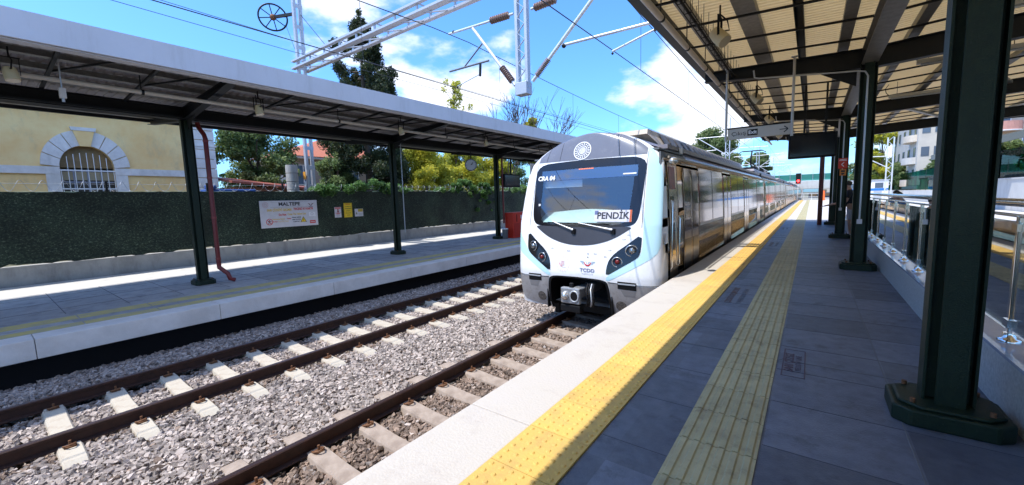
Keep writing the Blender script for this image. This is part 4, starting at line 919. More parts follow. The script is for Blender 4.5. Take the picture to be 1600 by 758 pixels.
for i,q in enumerate(('ELEKTRİKLİ HAT','YÜKSEK GERİLİM','ATTENTION','HIGH VOLTAGE','DANGER')): tx(q,10.27,1.36-.095*i,.048,signblk,par=s_,xs=.8,bold=.001)
m=MB()
for (a,b_,c,d) in ((10.085,10.455,1.505,1.512),(10.085,10.455,.895,.902),(10.085,10.092,.9,1.51),(10.448,10.455,.9,1.51),(10.09,10.45,1.285,1.292)): m.box(sx_-.001,sx_,a,b_,c,d)
m.build('printed_border',mat('dark_olive_ink',(.18,.13,.02),.5),s_)
s_=plate(10.60,11.02,.90,1.25,'small white and yellow sign right of the yellow sign',signwhite)
rect(10.76,11.005,1.11,1.24,mat('mustard_block',(.52,.38,.05),.5),s_); m=MB().add([(sx_,10.63,1.0),(sx_,10.73,1.0),(sx_,10.68,1.12)],[(0,1,2)]); m.build('warning_triangle',mat('grey_olive_ink',(.25,.25,.12),.5),s_)
for k in range(3): rect(10.77,10.99,.94+.04*k,.955+.04*k,mat('grey_print',(.35,.36,.38),.5),s_)
# clock
ck=thing('platform_clock','round white faced clock hanging under the far canopy','clock',(0,0,0))
C=Vector((-11.4,12.6,2.93)); nv=Vector((.60,-.80,0)).normalized(); Mc=plane_m(C,Vector((-nv.y,nv.x,0)),(0,0,1)).copy()
o=MB().tube([(0,0,-.07),(0,0,.07)],.245,28).build('clock_case',mat('clock_grey_case',(.10,.10,.11),.4),ck); o.data.transform(Mc)
o=discmesh(.215).build('clock_face',mat('clock_face_grey',(.55,.54,.55),.4),ck); o.data.transform(Mc@Matrix.Translation((0,0,.073)))
for ang,l,wd in ((PI/2-2*PI*7/60,.17,.014),(PI/2-2*PI*(2.12)/12,.11,.02)):
    o=MB().bar((0,0,.078),(l*math.cos(ang),l*math.sin(ang),.078),wd,.004,upv=(0,0,1)).build('clock_hand',signblk,ck); o.data.transform(Mc)
m=MB()
for k in range(12):
    a=2*PI*k/12; m.bar((.18*math.cos(a),.18*math.sin(a),.076),(.205*math.cos(a),.205*math.sin(a),.076),.012,.003,upv=(0,0,1))
o=m.build('hour_mark',signblk,ck); o.data.transform(Mc)
MB().tube([(-11.4,12.6,3.17),(-11.4,12.6,3.95)],.018,8).build('hanger_rod',dsteel,ck)
# departure screen far platform
dsn=thing('information_screen','black information screen hung beside the third far platform column','screen')
MB().box(-12.3,-12.1,15.75,17.1,2.08,2.72).build('screen_case',blackm,dsn,bevel=.02); MB().box(-12.098,-12.092,15.82,17.03,2.15,2.66).build('screen_face',blackg,dsn); MB().box(-12.23,-12.17,16.4,16.46,2.72,3.5).build('screen_hanger',dsteel,dsn)
# red cabinet
rc=thing('fire_cabinet','red metal fire cabinet standing behind the third far platform column','cabinet')
MB().box(-12.25,-11.75,15.9,17.35,-.44,.82).build('cabinet_body',redp,rc,bevel=.01)
MB().box(-11.748,-11.735,15.98,17.28,-.36,.28).build('lower_door',mat('deep_red_door',(.45,.018,.008),.4),rc)
ud=MB().box(-11.748,-11.735,15.98,17.28,.31,.78).build('upper_door',redp,rc); MB().box(-11.733,-11.728,16.16,16.22,.36,.72).build('dark_slot',blackm,ud); MB().box(-11.733,-11.728,16.52,16.62,.50,.68).box(-11.733,-11.728,16.68,16.76,.48,.70).box(-11.733,-11.728,16.56,16.74,.36,.40).box(-11.733,-11.728,16.63,16.67,.36,.46).build('white_marking',white,ud)
bn=thing('waste_bin','small grey bin with white lid beside the red cabinet','bin'); MB().tube([(-12.0,15.55,-.44),(-12.0,15.55,.02)],[.13,.15],12).build('bin_body',mat('bin_grey',(.12,.12,.12),.5),bn); MB().tube([(-12.0,15.55,.02),(-12.0,15.55,.07)],.16,12).build('bin_lid',white,bn)
# canopy lamps, left
def spot(loc,tilt,label,group,r=.085,L=.20):
    o=thing('spot_lamp',label,'lamp',loc,0,group); d=Vector(tilt).normalized(); p=Vector((0,0,0))
    MB().tube([p-d*L/2,p-d*.02,p+d*L/2],[r*.85,r,r],14).build('lamp_body',creamlamp,o); MB().tube([p+d*(L/2-.01),p+d*(L/2+.004)],r*.9,14).build('lamp_glass',mat('lamp_glass_pale',(.5,.42,.3),.2),o)
    m=MB(); s=d.cross(Vector((0,1,0))).normalized(); 
    m.bar(p+Vector((0,-r-.012,0)),p+Vector((0,-r-.012,.26)),.03,.008).bar(p+Vector((0,r+.012,0)),p+Vector((0,r+.012,.26)),.03,.008).bar(p+Vector((0,-r-.03,.26)),p+Vector((0,r+.03,.26)),.03,.012).tube([p+Vector((0,0,.26)),p+Vector((0,0,.42))],.012,6).tube([p+Vector((0,0,.3)),p+Vector((.09,.02,.2)),p+Vector((.12,0,.06)),p-d*L/2],.010,6)
    m.build('lamp_bracket',blackm,o); return o
for (y,lb) in ((.62,'cream spot lamp under the far canopy, nearest, at the picture left edge'),(4.15,'cream spot lamp under the far canopy just past the first column'),(8.1,'cream spot lamp under the far canopy just before the second column'),(12.1,'cream spot lamp under the far canopy above the clock'),(16.9,'cream spot lamp under the far canopy beside the train roof')):
    spot((-10.12,y,3.63),(.25,.1,-1),lb,'cream spot lamps under the far canopy')
for (y,lb) in ((6.5,'largest and nearest cream spot lamp under the near canopy edge'),(11.2,'cream spot lamp under the near canopy just past the second beam'),(14.7,'cream spot lamp under the near canopy just before the third beam'),(18.9,'farthest visible cream spot lamp under the near canopy')):
    spot((-1.12,y,3.62),(.6,-.25,-.75),lb,'cream spot lamps under the near canopy',.095,.24)
sp=thing('hanging_sensor','small cream box sensor hanging under the far canopy','sensor'); MB().box(-10.15,-10.07,1.10,1.18,3.36,3.52).build('sensor_body',cream,sp); MB().tube([(-10.11,1.14,3.52),(-10.11,1.14,3.95)],.012,6).tube([(-10.11,1.14,3.30),(-10.10,1.14,3.36)],.02,8).build('sensor_rod',galv,sp)
# fluorescent fittings near canopy right bay
for y,lb in ((5.6,'tube light fitting under the near canopy behind the big column'),(8.1,'tube light fitting right of the second column, nearest one'),(10.6,'tube light fitting right of the second column, just past the beam'),(14.0,'tube light fitting right of the third column')):
    o=thing('tube_light',lb,'lamp',(2.1,y,3.72),0,'tube lights under the near canopy'); MB().box(-.65,.65,-.05,.05,-.04,.03).build('light_body',mat('dusty_white_metal',(.50,.48,.44),.5),o); MB().tube([(-.6,0,-.055),(.6,0,-.055)],.016,8).build('light_tube',white,o)
    m=MB()
    for x in (-.5,.5): m.bar((x,0,.03),(x,0,.34),.008,.008)
    m.build('hanger_wire',blackm,o); MB().tube([(-.62,0,.0),(-.70,0,.1),(-.72,0,.2),(-.66,0,.3)],.008,5).build('supply_cable',blackm,o)
# exit sign
es=thing('exit_sign','long pale exit sign with arrow, hung on two poles above the near platform','sign'); ey=9.2
def zat(x): return 2.68+(x+1.4)*(-.02)
MB().box(-1.39,-.34,ey-.035,ey+.035,2.50,2.70).build('sign_box',mat('sign_pale_taupe',(.50,.46,.41),.5),es)
MB().box(-1.40,-.33,ey-.04,ey+.04,2.70,2.725).build('sign_top_strip',blackm,es)
Ms=lambda x,z: plane_m((x,ey-.037,z),(1,0,0),(0,0,1))
text('Çıkış',.105,signblk,es,Ms(-1.20,2.60),xs=1.15); MB().box(-1.05,-.88,ey-.038,ey-.035,2.545,2.66).build('exit_block',blackm,es); text('Exit',.09,white,es,plane_m((-.965,ey-.040,2.602),(1,0,0),(0,0,1)),bold=.003)
m=MB().box(-.53,-.40,ey-.038,ey-.035,2.593,2.608); m.bar((-.46,ey-.037,2.655),(-.398,ey-.037,2.60),.003,.018).bar((-.46,ey-.037,2.545),(-.398,ey-.037,2.60),.003,.018); m.build('arrow',signblk,es)
for x in (-1.42,-.34): MB().tube([(x,ey-.06,2.46),(x,ey-.06,3.86)],.022,10).build('sign_pole',mat('pole_grey_cream',(.50,.47,.43),.4),es); 
for x in (-1.42,-.34): MB().box(x-.05,x+.05,ey-.10,ey-.02,3.845,3.86).build('pole_plate',galv,es)
# screen near platform
dn=thing('information_screen','large dark information screen hung beside the third near platform column','screen'); yy=12.0
MB().box(-.50,.42,yy-.1,yy+.1,2.22,2.78).build('screen_case',blackm,dn,bevel=.015); MB().box(-.46,.38,yy-.106,yy-.1,2.26,2.75).build('screen_face',blackg,dn)
for x in (-.2,.2): MB().box(x-.02,x+.02,yy-.02,yy+.02,2.78,3.9).build('screen_hanger',dsteel,dn)
# red sign with arrow on third column
s_=thing('column_sign','red sign with white arrow on the third near platform column','sign')
MB().box(.59,.80,15.36,15.372,2.06,2.36).build('sign_plate',redp,s_); m=MB().bar((.72,15.358,2.24),(.665,15.358,2.18),.003,.02).bar((.72,15.358,2.12),(.665,15.358,2.18),.003,.02).box(.61,.78,15.357,15.359,2.285,2.30).box(.62,.77,15.357,15.359,2.315,2.33); m.build('arrow_mark',white,s_)
s_=thing('column_sign','small orange notice under the red arrow sign','sign'); MB().box(.63,.78,15.362,15.372,1.86,2.04).build('notice_plate',mat('orange_notice',(.60,.20,.03),.5),s_); MB().box(.66,.75,15.358,15.361,1.96,2.01).ball((.705,15.36,1.91),.04,.003,.025,10).build('notice_print',signblk,s_)
for o_ in bpy.data.objects:
    if o_.name.startswith('column_sign'): o_.location.y=-.03
tag(MB().tube([(.30,21.35,0),(.30,21.35,3.6)],.08,12).build('drain_pipe',mat('deep_red_pipe',(.085,.012,.012),.5,var=.4)),'wide dark red drainpipe beside the farthest near platform column','drain pipe')
# floor stamp prints
fs=mat('faded_red_floor_print',(.115,.055,.075),.7,var=1,vs=30,col2=(.09,.085,.11))
m=MB(); x0,x1,y0,y1=-.145,.012,3.70,4.36
m.box(x0,x1,y0,y0+.008,.003,.004).box(x0,x1,y1-.008,y1,.003,.004).box(x0,x0+.008,y0,y1,.003,.004).box(x1-.008,x1,y0,y1,.003,.004); st=tag(m.build('floor_marking',fs),'faded red boxed stencil on the dark paving','floor marking')
Mf=Matrix(((0,-1,0,-.068),(1,0,0,4.03),(0,0,1,.0035),(0,0,0,1)))
text('SARI ÇİZGİ',.085,fs,st,Mf@Matrix.Translation((0,.028,0)),ext=.0003,bold=.002); text('YELLOW LINE',.06,fs,st,Mf@Matrix.Translation((0,-.035,0)),ext=.0003)
gp_=mat('faded_grey_floor_print',(.15,.15,.17),.7,var=.9,vs=25,col2=(.10,.10,.12)); rp_=mat('faded_brown_floor_print',(.16,.085,.06),.7,var=1,vs=25,col2=(.10,.09,.10))
for y,lb in ((6.4,'faded lettering on the paving between the yellow strips, nearest'),(13.2,'faded lettering on the paving between the yellow strips, middle'),(19.0,'faded lettering on the paving between the yellow strips, farthest')):
    f_=thing('floor_marking',lb,'floor marking',(-.79,y,.003)); Mq=Matrix(((0,-1,0,0),(1,0,0,0),(0,0,1,0),(0,0,0,1)))
    a=text('ÇİZGİYİ GEÇMEYİNİZ',.10,rp_,f_,Mq@Matrix.Translation((0,.06,0)),ext=.0003,bold=.002); b_=text('DO NOT CROSS THE LINE',.08,gp_,f_,Mq@Matrix.Translation((0,-.07,0)),ext=.0003,bold=.002)
# ------------------------------------------------------------ balustrade
bl=thing('glass_balustrade','polished steel and glass balustrade on the speckled parapet','balustrade')
MB().tube([(1.10,YB,1.325),(1.10,23.8,1.325)],.027,12).build('handrail',inox,bl)
MB().tube([(1.10,YB,1.24),(1.10,23.8,1.24)],.012,8).build('lower_rail',inox,bl)
yp=[4.07+.975*k for k in range(-6,21)]
for y in yp:
    p=MB().box(1.085,1.115,y-.022,y+.022,.44,1.24).build('balustrade_post',inox,bl,bevel=.004)
    MB().tube([(1.10,y,.40),(1.10,y,.415),(1.10,y,.42),(1.10,y,.46)],[.055,.055,.032,.03],14).build('post_base',inox,p)
    m=MB(); 
    for z in (.50,1.14): MB().box(1.075,1.125,y-.045,y+.045,z,z+.05).build('glass_clamp',inox,p)
gb=glassmat('balustrade_glass',(.72,.80,.80),1.35,.12)
for a,b_ in zip(yp[:-1],yp[1:]): MB().box(1.096,1.106,a+.05,b_-.05,.47,1.20).build('glass_panel',gb,bl)
# ============================================================ OVERHEAD LINE
def c8(x,z): return Vector((x*.865,8.0,EYE+(z-EYE)*.865))
pl=thing('catenary_portal','galvanised lattice beam with mast behind the far platform fence and drop post between the tracks','overhead line portal')
# mast: two channels with battens
mx0,my0=-18.0,9.25
m=MB()
for s in (-1,1): MB().box(mx0-.08,mx0+.08,my0+s*.13-.05,my0+s*.13+.05,-.02,10.9).build('mast_channel',galv,pl)
z=.5
while z<10.8: MB().box(mx0+.07,mx0+.082,my0-.2,my0+.2,z,z+.16).build('batten_plate',galv,pl); z+=.85
# lattice beam
m=MB(); bx0,bx1=-18.1,9.6
for dy in (-.28,.28):
    for z in (7.28,7.58): m.box(bx0,bx1,my0+dy-(.12 if z<7.5 else .10),my0+dy+.045,z,z+.07)
x=bx0+.3; k=0
while x<bx1-.3:
    for dy in (-.28,.28): m.bar((x,my0+dy,7.34),(x,my0+dy,7.60),.07,.05)
    m.bar((x,my0-.28,7.31),(x+1.1,my0+.28,7.31),.05,.03); m.bar((x,my0-.28,7.63),(x,my0+.28,7.63),.05,.03); x+=1.1; k+=1
m.build('lattice_beam',galv,pl)
MB().box(9.5,9.75,my0-.2,my0+.2,-.02,9).build('mast_channel',galv,pl)
wh=thing('tensioning_wheel','large spoked wire tensioning wheel on the mast behind the fence','wheel'); wc=Vector((-18.75,9.25,10.02)); wc=Vector((-19.05,8.72,9.62))
m=MB(); 
def wp(r,a): return wc+Vector((0.42*r*math.cos(a)*1.0,.90*r*math.cos(a)*1.0,r*math.sin(a)))
m.tube([wp(.55,a) for a in np.linspace(0,2*PI,33)],.035,7,cap=False); m.build('wheel_rim',dsteel,wh)
m=MB(); 
for k in range(8): m.tube([wp(.08,k*PI/4+.2),wp(.54,k*PI/4+.2)],.020,6)
m.build('wheel_spoke',dsteel,wh); MB().ball(wc,.13,.13,.13,10).build('wheel_hub',clipm,wh)
MB().bar(wc,(mx0-.05,my0-.1,9.62),.07,.12).build('wheel_arm',dsteel,wh)
MB().tube([wc+Vector((.2,.45,-.3)),(mx0-.25,my0-.02,8.0),(mx0-.25,my0-.02,2.5)],.010,4).tube([(mx0+.1,my0+.1,9.6),(-16.2,10.2,7.2)],.012,4).build('tension_wire',wirem,wh)
pt=tag(MB().box(mx0-.1,mx0+.1,my0-.27,my0-.255,2.62,2.95).build('mast_plate',mat('orange_mast_plate',(.70,.32,.04),.5)),'orange warning plate with numbers on the mast behind the fence','sign')
for z,tx_ in ((2.42,'31'),(2.18,'14')):
    q=MB().box(mx0-.1,mx0+.1,my0-.27,my0-.255,z-.11,z+.11).build('number_plate',white,pt); text(tx_,.17,signblk,q,plane_m((mx0,my0-.272,z),(1,0,0),(0,0,1)))
# drop post
dp=thing('drop_post','lattice drop post hanging between the tracks with insulated arms to both sides','overhead line post')
pc_=c8(-6.35,4.45); X0,Z0=pc_.x,pc_.z-.06
m=MB()
for s in (-1,1): m.box(X0+s*.13-.035,X0+s*.13+.035,7.94,8.06,Z0+.02,8.2)
m.build('post_channel',galv,dp)
m=MB(); z=Z0+.25; s=1
while z<8.0: m.bar((X0-.10*s,7.95,z),(X0+.10*s,7.95,z+.17),.028,.012); z+=.17; s=-s
m.build('lacing_bar',galv,dp)
MB().box(X0-.16,X0+.16,7.88,8.12,Z0-.12,Z0+.16).build('post_foot',galv,dp,bevel=.01)
MB().box(X0-.12,X0+.12,7.9,my0,7.76,7.92).box(X0-.2,X0+.2,my0-.4,my0+.4,7.76,7.8).build('post_bracket',galv,dp)
def ins(a,b,r,parent,n=9,t0=.0,t1=1.):
    a=Vector(a);b=Vector(b); pts=[];rs=[]
    for k in range(n*4+1): pts.append(a+(b-a)*(t0+(t1-t0)*k/(n*4))); rs.append(r*(.55 if k%4 in (0,1) else 1))
    return MB().tube(pts,rs,10).build('insulator',ceram,parent)
def tubep(name,a,b,r,parent,m_=galv): return MB().tube([a,b],r,9).build(name,m_,parent)
white_t=mat('pale_aluminium_tube',(.70,.71,.73),.35,metal=.3)
cv=thing('cantilever_arm','jointed cantilever arm with brown insulators over the far track','cantilever')
A=c8(-6.62,6.41);Bp=c8(-9.05,6.51); tubep('top_tube',Bp,A,.028,cv,white_t); ins(A+(Bp-A)*.06,A+(Bp-A)*.32,.085,cv)
D0=c8(-8.08,6.42);D1=c8(-6.62,4.55); tubep('diagonal_tube',D0,D1,.038,cv,white_t); ins(D1+(D0-D1)*.06,D1+(D0-D1)*.30,.080,cv)
G0=c8(-9.08,5.42);G1=c8(-7.52,5.40); tubep('registration_tube',G0,G1,.024,cv,mat('dark_tube',(.16,.16,.17),.4)); tubep('stay_tube',c8(-8.46,5.43),c8(-7.72,5.93),.018,cv,MATS['dark_tube'])
tubep('steady_arm',c8(-8.78,4.93),c8(-7.87,5.10),.012,cv,white_t); MB().bar(c8(-7.84,5.38),c8(-7.87,5.04),.04,.05).ball(c8(-8.78,4.90),.025).ball(c8(-8.85,6.52),.04).build('wire_clamp',dsteel,cv)
cv=thing('cantilever_arm','jointed cantilever arm with brown insulators over the near track','cantilever')
A=c8(-6.05,6.36);Bp=c8(-3.6,6.42); tubep('top_tube',A,Bp,.028,cv,white_t); ins(A+(Bp-A)*.04,A+(Bp-A)*.30,.085,cv)
D0=c8(-6.05,4.55);D1=c8(-3.95,6.42); tubep('diagonal_tube',D0,D1,.040,cv,white_t); ins(D0+(D1-D0)*.06,D0+(D1-D0)*.24,.07,cv,12)
tubep('registration_tube',c8(-5.14,5.24),c8(-2.5,5.17),.030,cv,white_t); tubep('steady_arm',c8(-3.83,4.79),c8(-2.86,5.02),.020,cv,white_t)
MB().ball(c8(-5.1,5.22),.05).ball(c8(-3.83,4.74),.025).bar(c8(-2.88,5.20),c8(-2.86,4.98),.03,.04).build('wire_clamp',dsteel,cv)
for xw,lb in ((-7.58,'far'),(-3.36,'near')):
    zc=4.40; o=thing('contact_wire','contact and carrying wires strung over the %s track'%lb,'overhead wire')
    MB().tube([(xw,-30,zc),(xw,8,zc),(xw-.1,45,zc),(xw+.1,130,zc)],.009,5,cap=False).build('contact_wire_strand',wirem,o)
    pts=[]
    for y in np.linspace(-30,128,120):
        sp_=((y-8)/37.)%1; pts.append((xw,y,5.72-.9*4*sp_*(1-sp_)*.55))
    MB().tube(pts,.010,5,cap=False).build('carrying_wire',wirem,o)
    m=MB(); y=-27.
    while y<125:
        sp_=((y-8)/37.)%1; m.tube([(xw,y,zc),(xw,y,5.72-.9*4*sp_*(1-sp_)*.55)],.005,4,cap=False); y+=4.6
    m.build('dropper',wirem,o)
o=thing('feeder_wire','pair of feeder wires passing above the far platform canopy','overhead wire')
for dz in (0,.42): MB().tube([(-16.2,-25,7.9+dz),(-16.2,8,7.35+dz),(-16.2,60,7.6+dz)],.010,5,cap=False).build('wire_strand',wirem,o)
# far masts
for (y,lb) in ((36,'lattice mast with white arms beyond the train, nearest of three'),(58,'lattice mast with white arms beyond the train, middle of three'),(84,'lattice mast with white arms beyond the train, farthest')):
    o=thing('overhead_mast',lb,'mast',(-5.45,y,0),0,'masts between the tracks'); m=MB()
    for s in (-1,1): m.box(s*.14-.03,s*.14+.03,-.06,.06,-1.2,7.3)
    z=0; s=1
    while z<7: m.bar((-.12*s,0,z),(.12*s,0,z+.3),.03,.02); z+=.3; s=-s
    m.build('mast_channel',galv,o)
    for s in (-1,1):
        MB().tube([(0,0,5.9),(s*2.6,0,5.95)],.035,6).tube([(0,0,4.4),(s*2.1,0,5.9)],.035,6).tube([(s*.8,0,4.9),(s*2.7,0,4.85)],.03,6).build('white_arm',white_t,o)
# ============================================================ TREES AND PLANTS
def leafcloud(name,centres,n,size,m_,parent,seed,flat=.8,tone=None,up_bias=.25):
    r=np.random.default_rng(seed); C=np.array(centres,float); w_=C[:,3]**2; idx=r.choice(len(C),n,p=w_/w_.sum())
    d=r.normal(size=(n,3)); d/=np.linalg.norm(d,axis=1,keepdims=True); rad=C[idx,3]*np.clip(r.random(n)**.45+r.normal(0,.08,n),0,1.35)
    # sub clumps
    P=C[idx,:3]+d*rad[:,None]*np.array([1,1,flat])
    nrm=d*.6+r.normal(size=(n,3))*.7; nrm[:,2]+=up_bias; nrm/=np.linalg.norm(nrm,axis=1,keepdims=True)
    a=np.cross(nrm,r.normal(size=(n,3))); a/=np.linalg.norm(a,axis=1,keepdims=True); b=np.cross(nrm,a)
    s=size*r.uniform(.6,1.4,(n,1)); l=s*r.uniform(.9,1.6,(n,1))
    V=np.stack([P-a*l,P-b*s*.6,P+a*l,P+b*s*.6],1).reshape(-1,3); F=np.arange(4*n).reshape(-1,4)
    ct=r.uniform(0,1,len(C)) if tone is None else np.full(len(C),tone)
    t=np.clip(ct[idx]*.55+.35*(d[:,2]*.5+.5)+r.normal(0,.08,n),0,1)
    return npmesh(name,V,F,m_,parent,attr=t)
def tree(label,x,y,z0,zt,rx,ry,ncl,nl,leaf,m_,seed,trunk=.18,cat='tree',zlow=.35,shape='round',group=None,name='leafy_tree'):
    r=random.Random(seed); o=thing(name,label,cat,(x,y,z0),0,group); Ht=zt-z0; cl=[]
    for k in range(ncl):
        u=r.random(); zz=zlow+(1-zlow)*u
        if shape=='cone': rr=(1-((zz-zlow)/(1-zlow)))**.7*1.0+.08
        else: rr=math.sqrt(max(.06,1-((zz-(zlow+1)/2)/((1-zlow)/2))**2))
        a=r.uniform(0,2*PI); q=rr*math.sqrt(r.random())*.85
        cl.append((q*rx*math.cos(a),q*ry*math.sin(a),zz*Ht*.95,r.uniform(.16,.34)*min(rx,ry)*(1 if shape!='cone' else .9)))
    tr=MB(); tr.tube([(0,0,0),(.05*rx,.03*ry,Ht*.3),(0,.05*ry,Ht*.6),(0,0,Ht*.85)],[trunk,trunk*.8,trunk*.5,trunk*.15],8); t_=tr.build('trunk',bark,o)
    m=MB()
    for c in cl[::max(1,len(cl)//14)]:
        m.tube([(0,.03*ry,min(c[2]*.6,Ht*.5)),(c[0]*.5,c[1]*.5,c[2]*.85),(c[0],c[1],c[2])],[trunk*.35,trunk*.2,trunk*.06],5)
    m.build('branch',bark,t_)
    leafcloud('crown',cl,nl,leaf,m_,o,seed); return o
def bare_tree(label,x,y,z0,ht,seed,spread=1.0):
    r=random.Random(seed); o=thing('bare_tree',label,'tree',(x,y,z0)); m=MB()
    def br(p,d,l,rad,dep):
        q=p+d*l; m.tube([p,p+(q-p)*.5+Vector((r.uniform(-.05,.05),)*3)*l,q],[rad,rad*.8,rad*.6],5,cap=False)
        if dep==0: return
        for k in range(r.choice((2,2,3))):
            nd=(d+Vector((r.uniform(-.6,.6)*spread,r.uniform(-.6,.6)*spread,r.uniform(-.05,.45)))).normalized(); br(p+(q-p)*r.uniform(.55,1),nd,l*r.uniform(.65,.85),rad*.70,dep-1)
    m.tube([(0,0,0),(0,0,ht*.3)],[.14,.12],8); t_=m.build('trunk',bark,o)
    m=MB(); 
    for k in range(6): a=k*PI/3; br(Vector((0,0,ht*.28)),Vector((.55*math.cos(a)*spread,.55*math.sin(a)*spread,1)).normalized(),ht*.30,.075,4)
    m.build('branch',bark,o); return o
# conifer
rz=random.Random(9); cf=thing('conifer_tree','tall dark conifer rising behind the far canopy','tree',(-25,17.0,0))
cl=[]
for k in range(210):
    u=rz.random()**.85; z=1.5+u*12.2; R0=3.1*(1-u)**.32+.1
    if u>.90: R0*=.40
    a=rz.uniform(0,2*PI); q=R0*rz.uniform(.35,1); cl.append((q*math.cos(a),q*math.sin(a),z-.2*q,rz.uniform(.35,.75)*(1-.35*u)))
cl.append((0,0,13.7,.4)); cl.append((.05,0,14.3,.22))
MB().tube([(0,0,0),(0,0,6),(0,0,14.4)],[.28,.18,.03],8).build('trunk',bark,cf)
m=MB()
for c in cl[::3]: m.tube([(0,0,c[2]-.2),(c[0]*1.15,c[1]*1.15,c[2]+.15)],[.05,.015],5,cap=False)
m.build('branch',bark,cf); leafcloud('crown',cl,105000,.066,lf_dark,cf,11,flat=1.1,up_bias=-.2)
tree('bushy dark green tree between the yellow building and the red roofed house',-24.4,9.6,0,6.5,2.1,2.3,90,44000,.060,lf_mid,21,zlow=.08,name='bushy_tree')
tree('dark leafy tree just left of the conifer',-25.5,14.9,0,5.3,1.7,1.7,50,17000,.060,lf_mid,23,zlow=.08,name='bushy_tree')
tree('dark leafy tree right of the conifer behind the second column',-27.5,20.5,0,6.2,1.9,1.6,45,15000,.065,lf_dark,24,zlow=.1,name='bushy_tree')
tree('bright yellow green tree right of the second far column',-26.5,23.4,0,6.6,2.7,2.8,90,52000,.075,lf_yel,25,zlow=.08,name='bushy_tree')
tree('yellow green tree behind the platform clock',-27.5,28.8,0,6.8,2.7,2.9,80,42000,.08,lf_yel,26,zlow=.05,name='bushy_tree')
tree('green and yellow tree behind the black information screen',-29,34.5,0,7.2,3.2,2.6,60,22000,.09,lf_yel,27,zlow=.05,name='bushy_tree')
tree('mid green tree farthest along the fence beside the train nose',-30,41,0,7.6,3.6,3.2,50,16000,.10,lf_mid,29,zlow=.05,name='bushy_tree')
# sparse poplar tip above the canopy
r_=random.Random(4); pp=thing('poplar_tree','thin yellowing young tree whose sparse top shows above the far canopy','tree',(-27.5,28.3,0)); cl=[]
MB().tube([(0,0,0),(0,0,6),(.1,-.1,12.2)],[.14,.09,.02],7).build('trunk',bark,pp)
m=MB()
for k in range(30):
    a=r_.uniform(0,2*PI); z=r_.uniform(8.8,12.4); q=r_.uniform(.2,2.1)*(1-(z-8.8)/6); p=(q*math.cos(a)+.3,q*math.sin(a),z+.4*q); m.tube([(0,0,z-.7),p],[.03,.01],4,cap=False); cl.append((*p,.30))
m.build('branch',bark,pp); leafcloud('crown',cl,1500,.085,lf_yel,pp,14,flat=1.3)
bare_tree('leafless tree with thin spreading twigs left of the train roof',-26,40.5,0,12.5,5,1.1)
bare_tree('leafless small tree with upright twigs under the drop post',-26,35.0,0,11.5,8,.7)
tree('small round olive green tree top above the canopy edge near the train',-26,39.2,0,10.9,1.7,1.7,30,8000,.10,lf_yel,31,zlow=.55,name='bushy_tree')
# ivy over the fence
def ivy(label,y0,y1,n,seed,hang=.0,top=.55):
    r=random.Random(seed); o=thing('ivy',label,'climbing plant',(FX,0,2.05)); cl=[]
    for k in range(int((y1-y0)*7)): 
        y=r.uniform(y0,y1); t=(y-y0)/(y1-y0); b_=math.sin(PI*min(1,max(0,t)))**.5; cl.append((r.uniform(-.5,.12),y,r.uniform(-.05,top*b_),r.uniform(.13,.30)))
    if hang: 
        for k in range(int(16*hang)): y=y0+(y1-y0)*r.triangular(.3,1,.85); cl.append((.10,y,-r.random()**1.6*hang,r.uniform(.06,.17)))
    m=MB()
    for k in range(7): y=r.uniform(y0,y1); m.tube([(-.1,y,-.6),(.0,y+.2,.0),(-.1,y+.5,.25)],.012,4,cap=False)
    m.build('stem',bark,o); leafcloud('foliage',cl,n,.050,lf_ivy,o,seed)
ivy('low bright green ivy on the fence top between the mast and the second column',8.9,14.3,9500,41,0,.42)
ivy('large green ivy spilling down over the fence under the clock',16.2,21.0,13000,42,1.35,.62)
ivy('sparse ivy on the fence beside the information screen',22.5,33,9000,43,.3,.45)
# small tuft by the building corner
o=thing('weed_tuft','tiny leafy weed growing at the corner of the yellow building','plant',(-20.9,6.75,2.9)); leafcloud('foliage',[(0,.05,0,.10),(0,.13,.03,.08)],120,.035,lf_ivy,o,44); 
# ============================================================ YELLOW BUILDING
bd=thing('yellow_building','old yellow plastered station building with white quoins and an arched barred window','building')
bx,cy_,zsp,ri,ro=-21.0,2.73,3.06,.69,1.12
m=MB(); # facade with arched hole
def arc(r,n=24,z=zsp): return [(cy_-r*math.cos(a),z+r*1.12*math.sin(a)) for a in np.linspace(0,PI,n)]
ia=arc(ri)
# facade faces around opening (hand triangulated as quads columns)
ztop=5.10; y0_,y1_=-12.0,6.62
fv=[];ff=[]
m.box(bx-.3,bx,y0_,cy_-ri,-.02,ztop); m.box(bx-.3,bx,cy_+ri,y1_,-.02,ztop); m.box(bx-.3,bx,cy_-ri,cy_+ri,-.02,1.35)
for (a,b_) in zip(ia[:-1],ia[1:]): m.add([(bx,a[0],a[1]),(bx,b_[0],b_[1]),(bx,b_[0],ztop),(bx,a[0],ztop),(bx-.3,a[0],a[1]),(bx-.3,b_[0],b_[1]),(bx-.3,b_[0],ztop),(bx-.3,a[0],ztop)],[(0,1,2,3),(7,6,5,4),(0,4,5,1)])
m.box(bx-9,bx-.3,y1_-.3,y1_,-.02,ztop); m.box(bx-9,bx-8.7,y0_,y1_-.3,-.02,ztop); m.box(bx-8.7,bx-.3,y0_,y0_+.3,-.02,ztop); m.build('wall',yplaster,bd)
m=MB(); m.box(bx-9.3,bx+.16,y0_,y1_+.16,5.10,5.17); m.box(bx-9.2,bx+.10,y0_,y1_+.10,5.0,5.10); m.box(bx-.02,bx+.06,y0_,y1_+.06,4.93,5.0); m.box(bx-9.4,bx+.26,y0_,y1_+.26,5.17,5.30); m.build('cornice',stucco,bd)
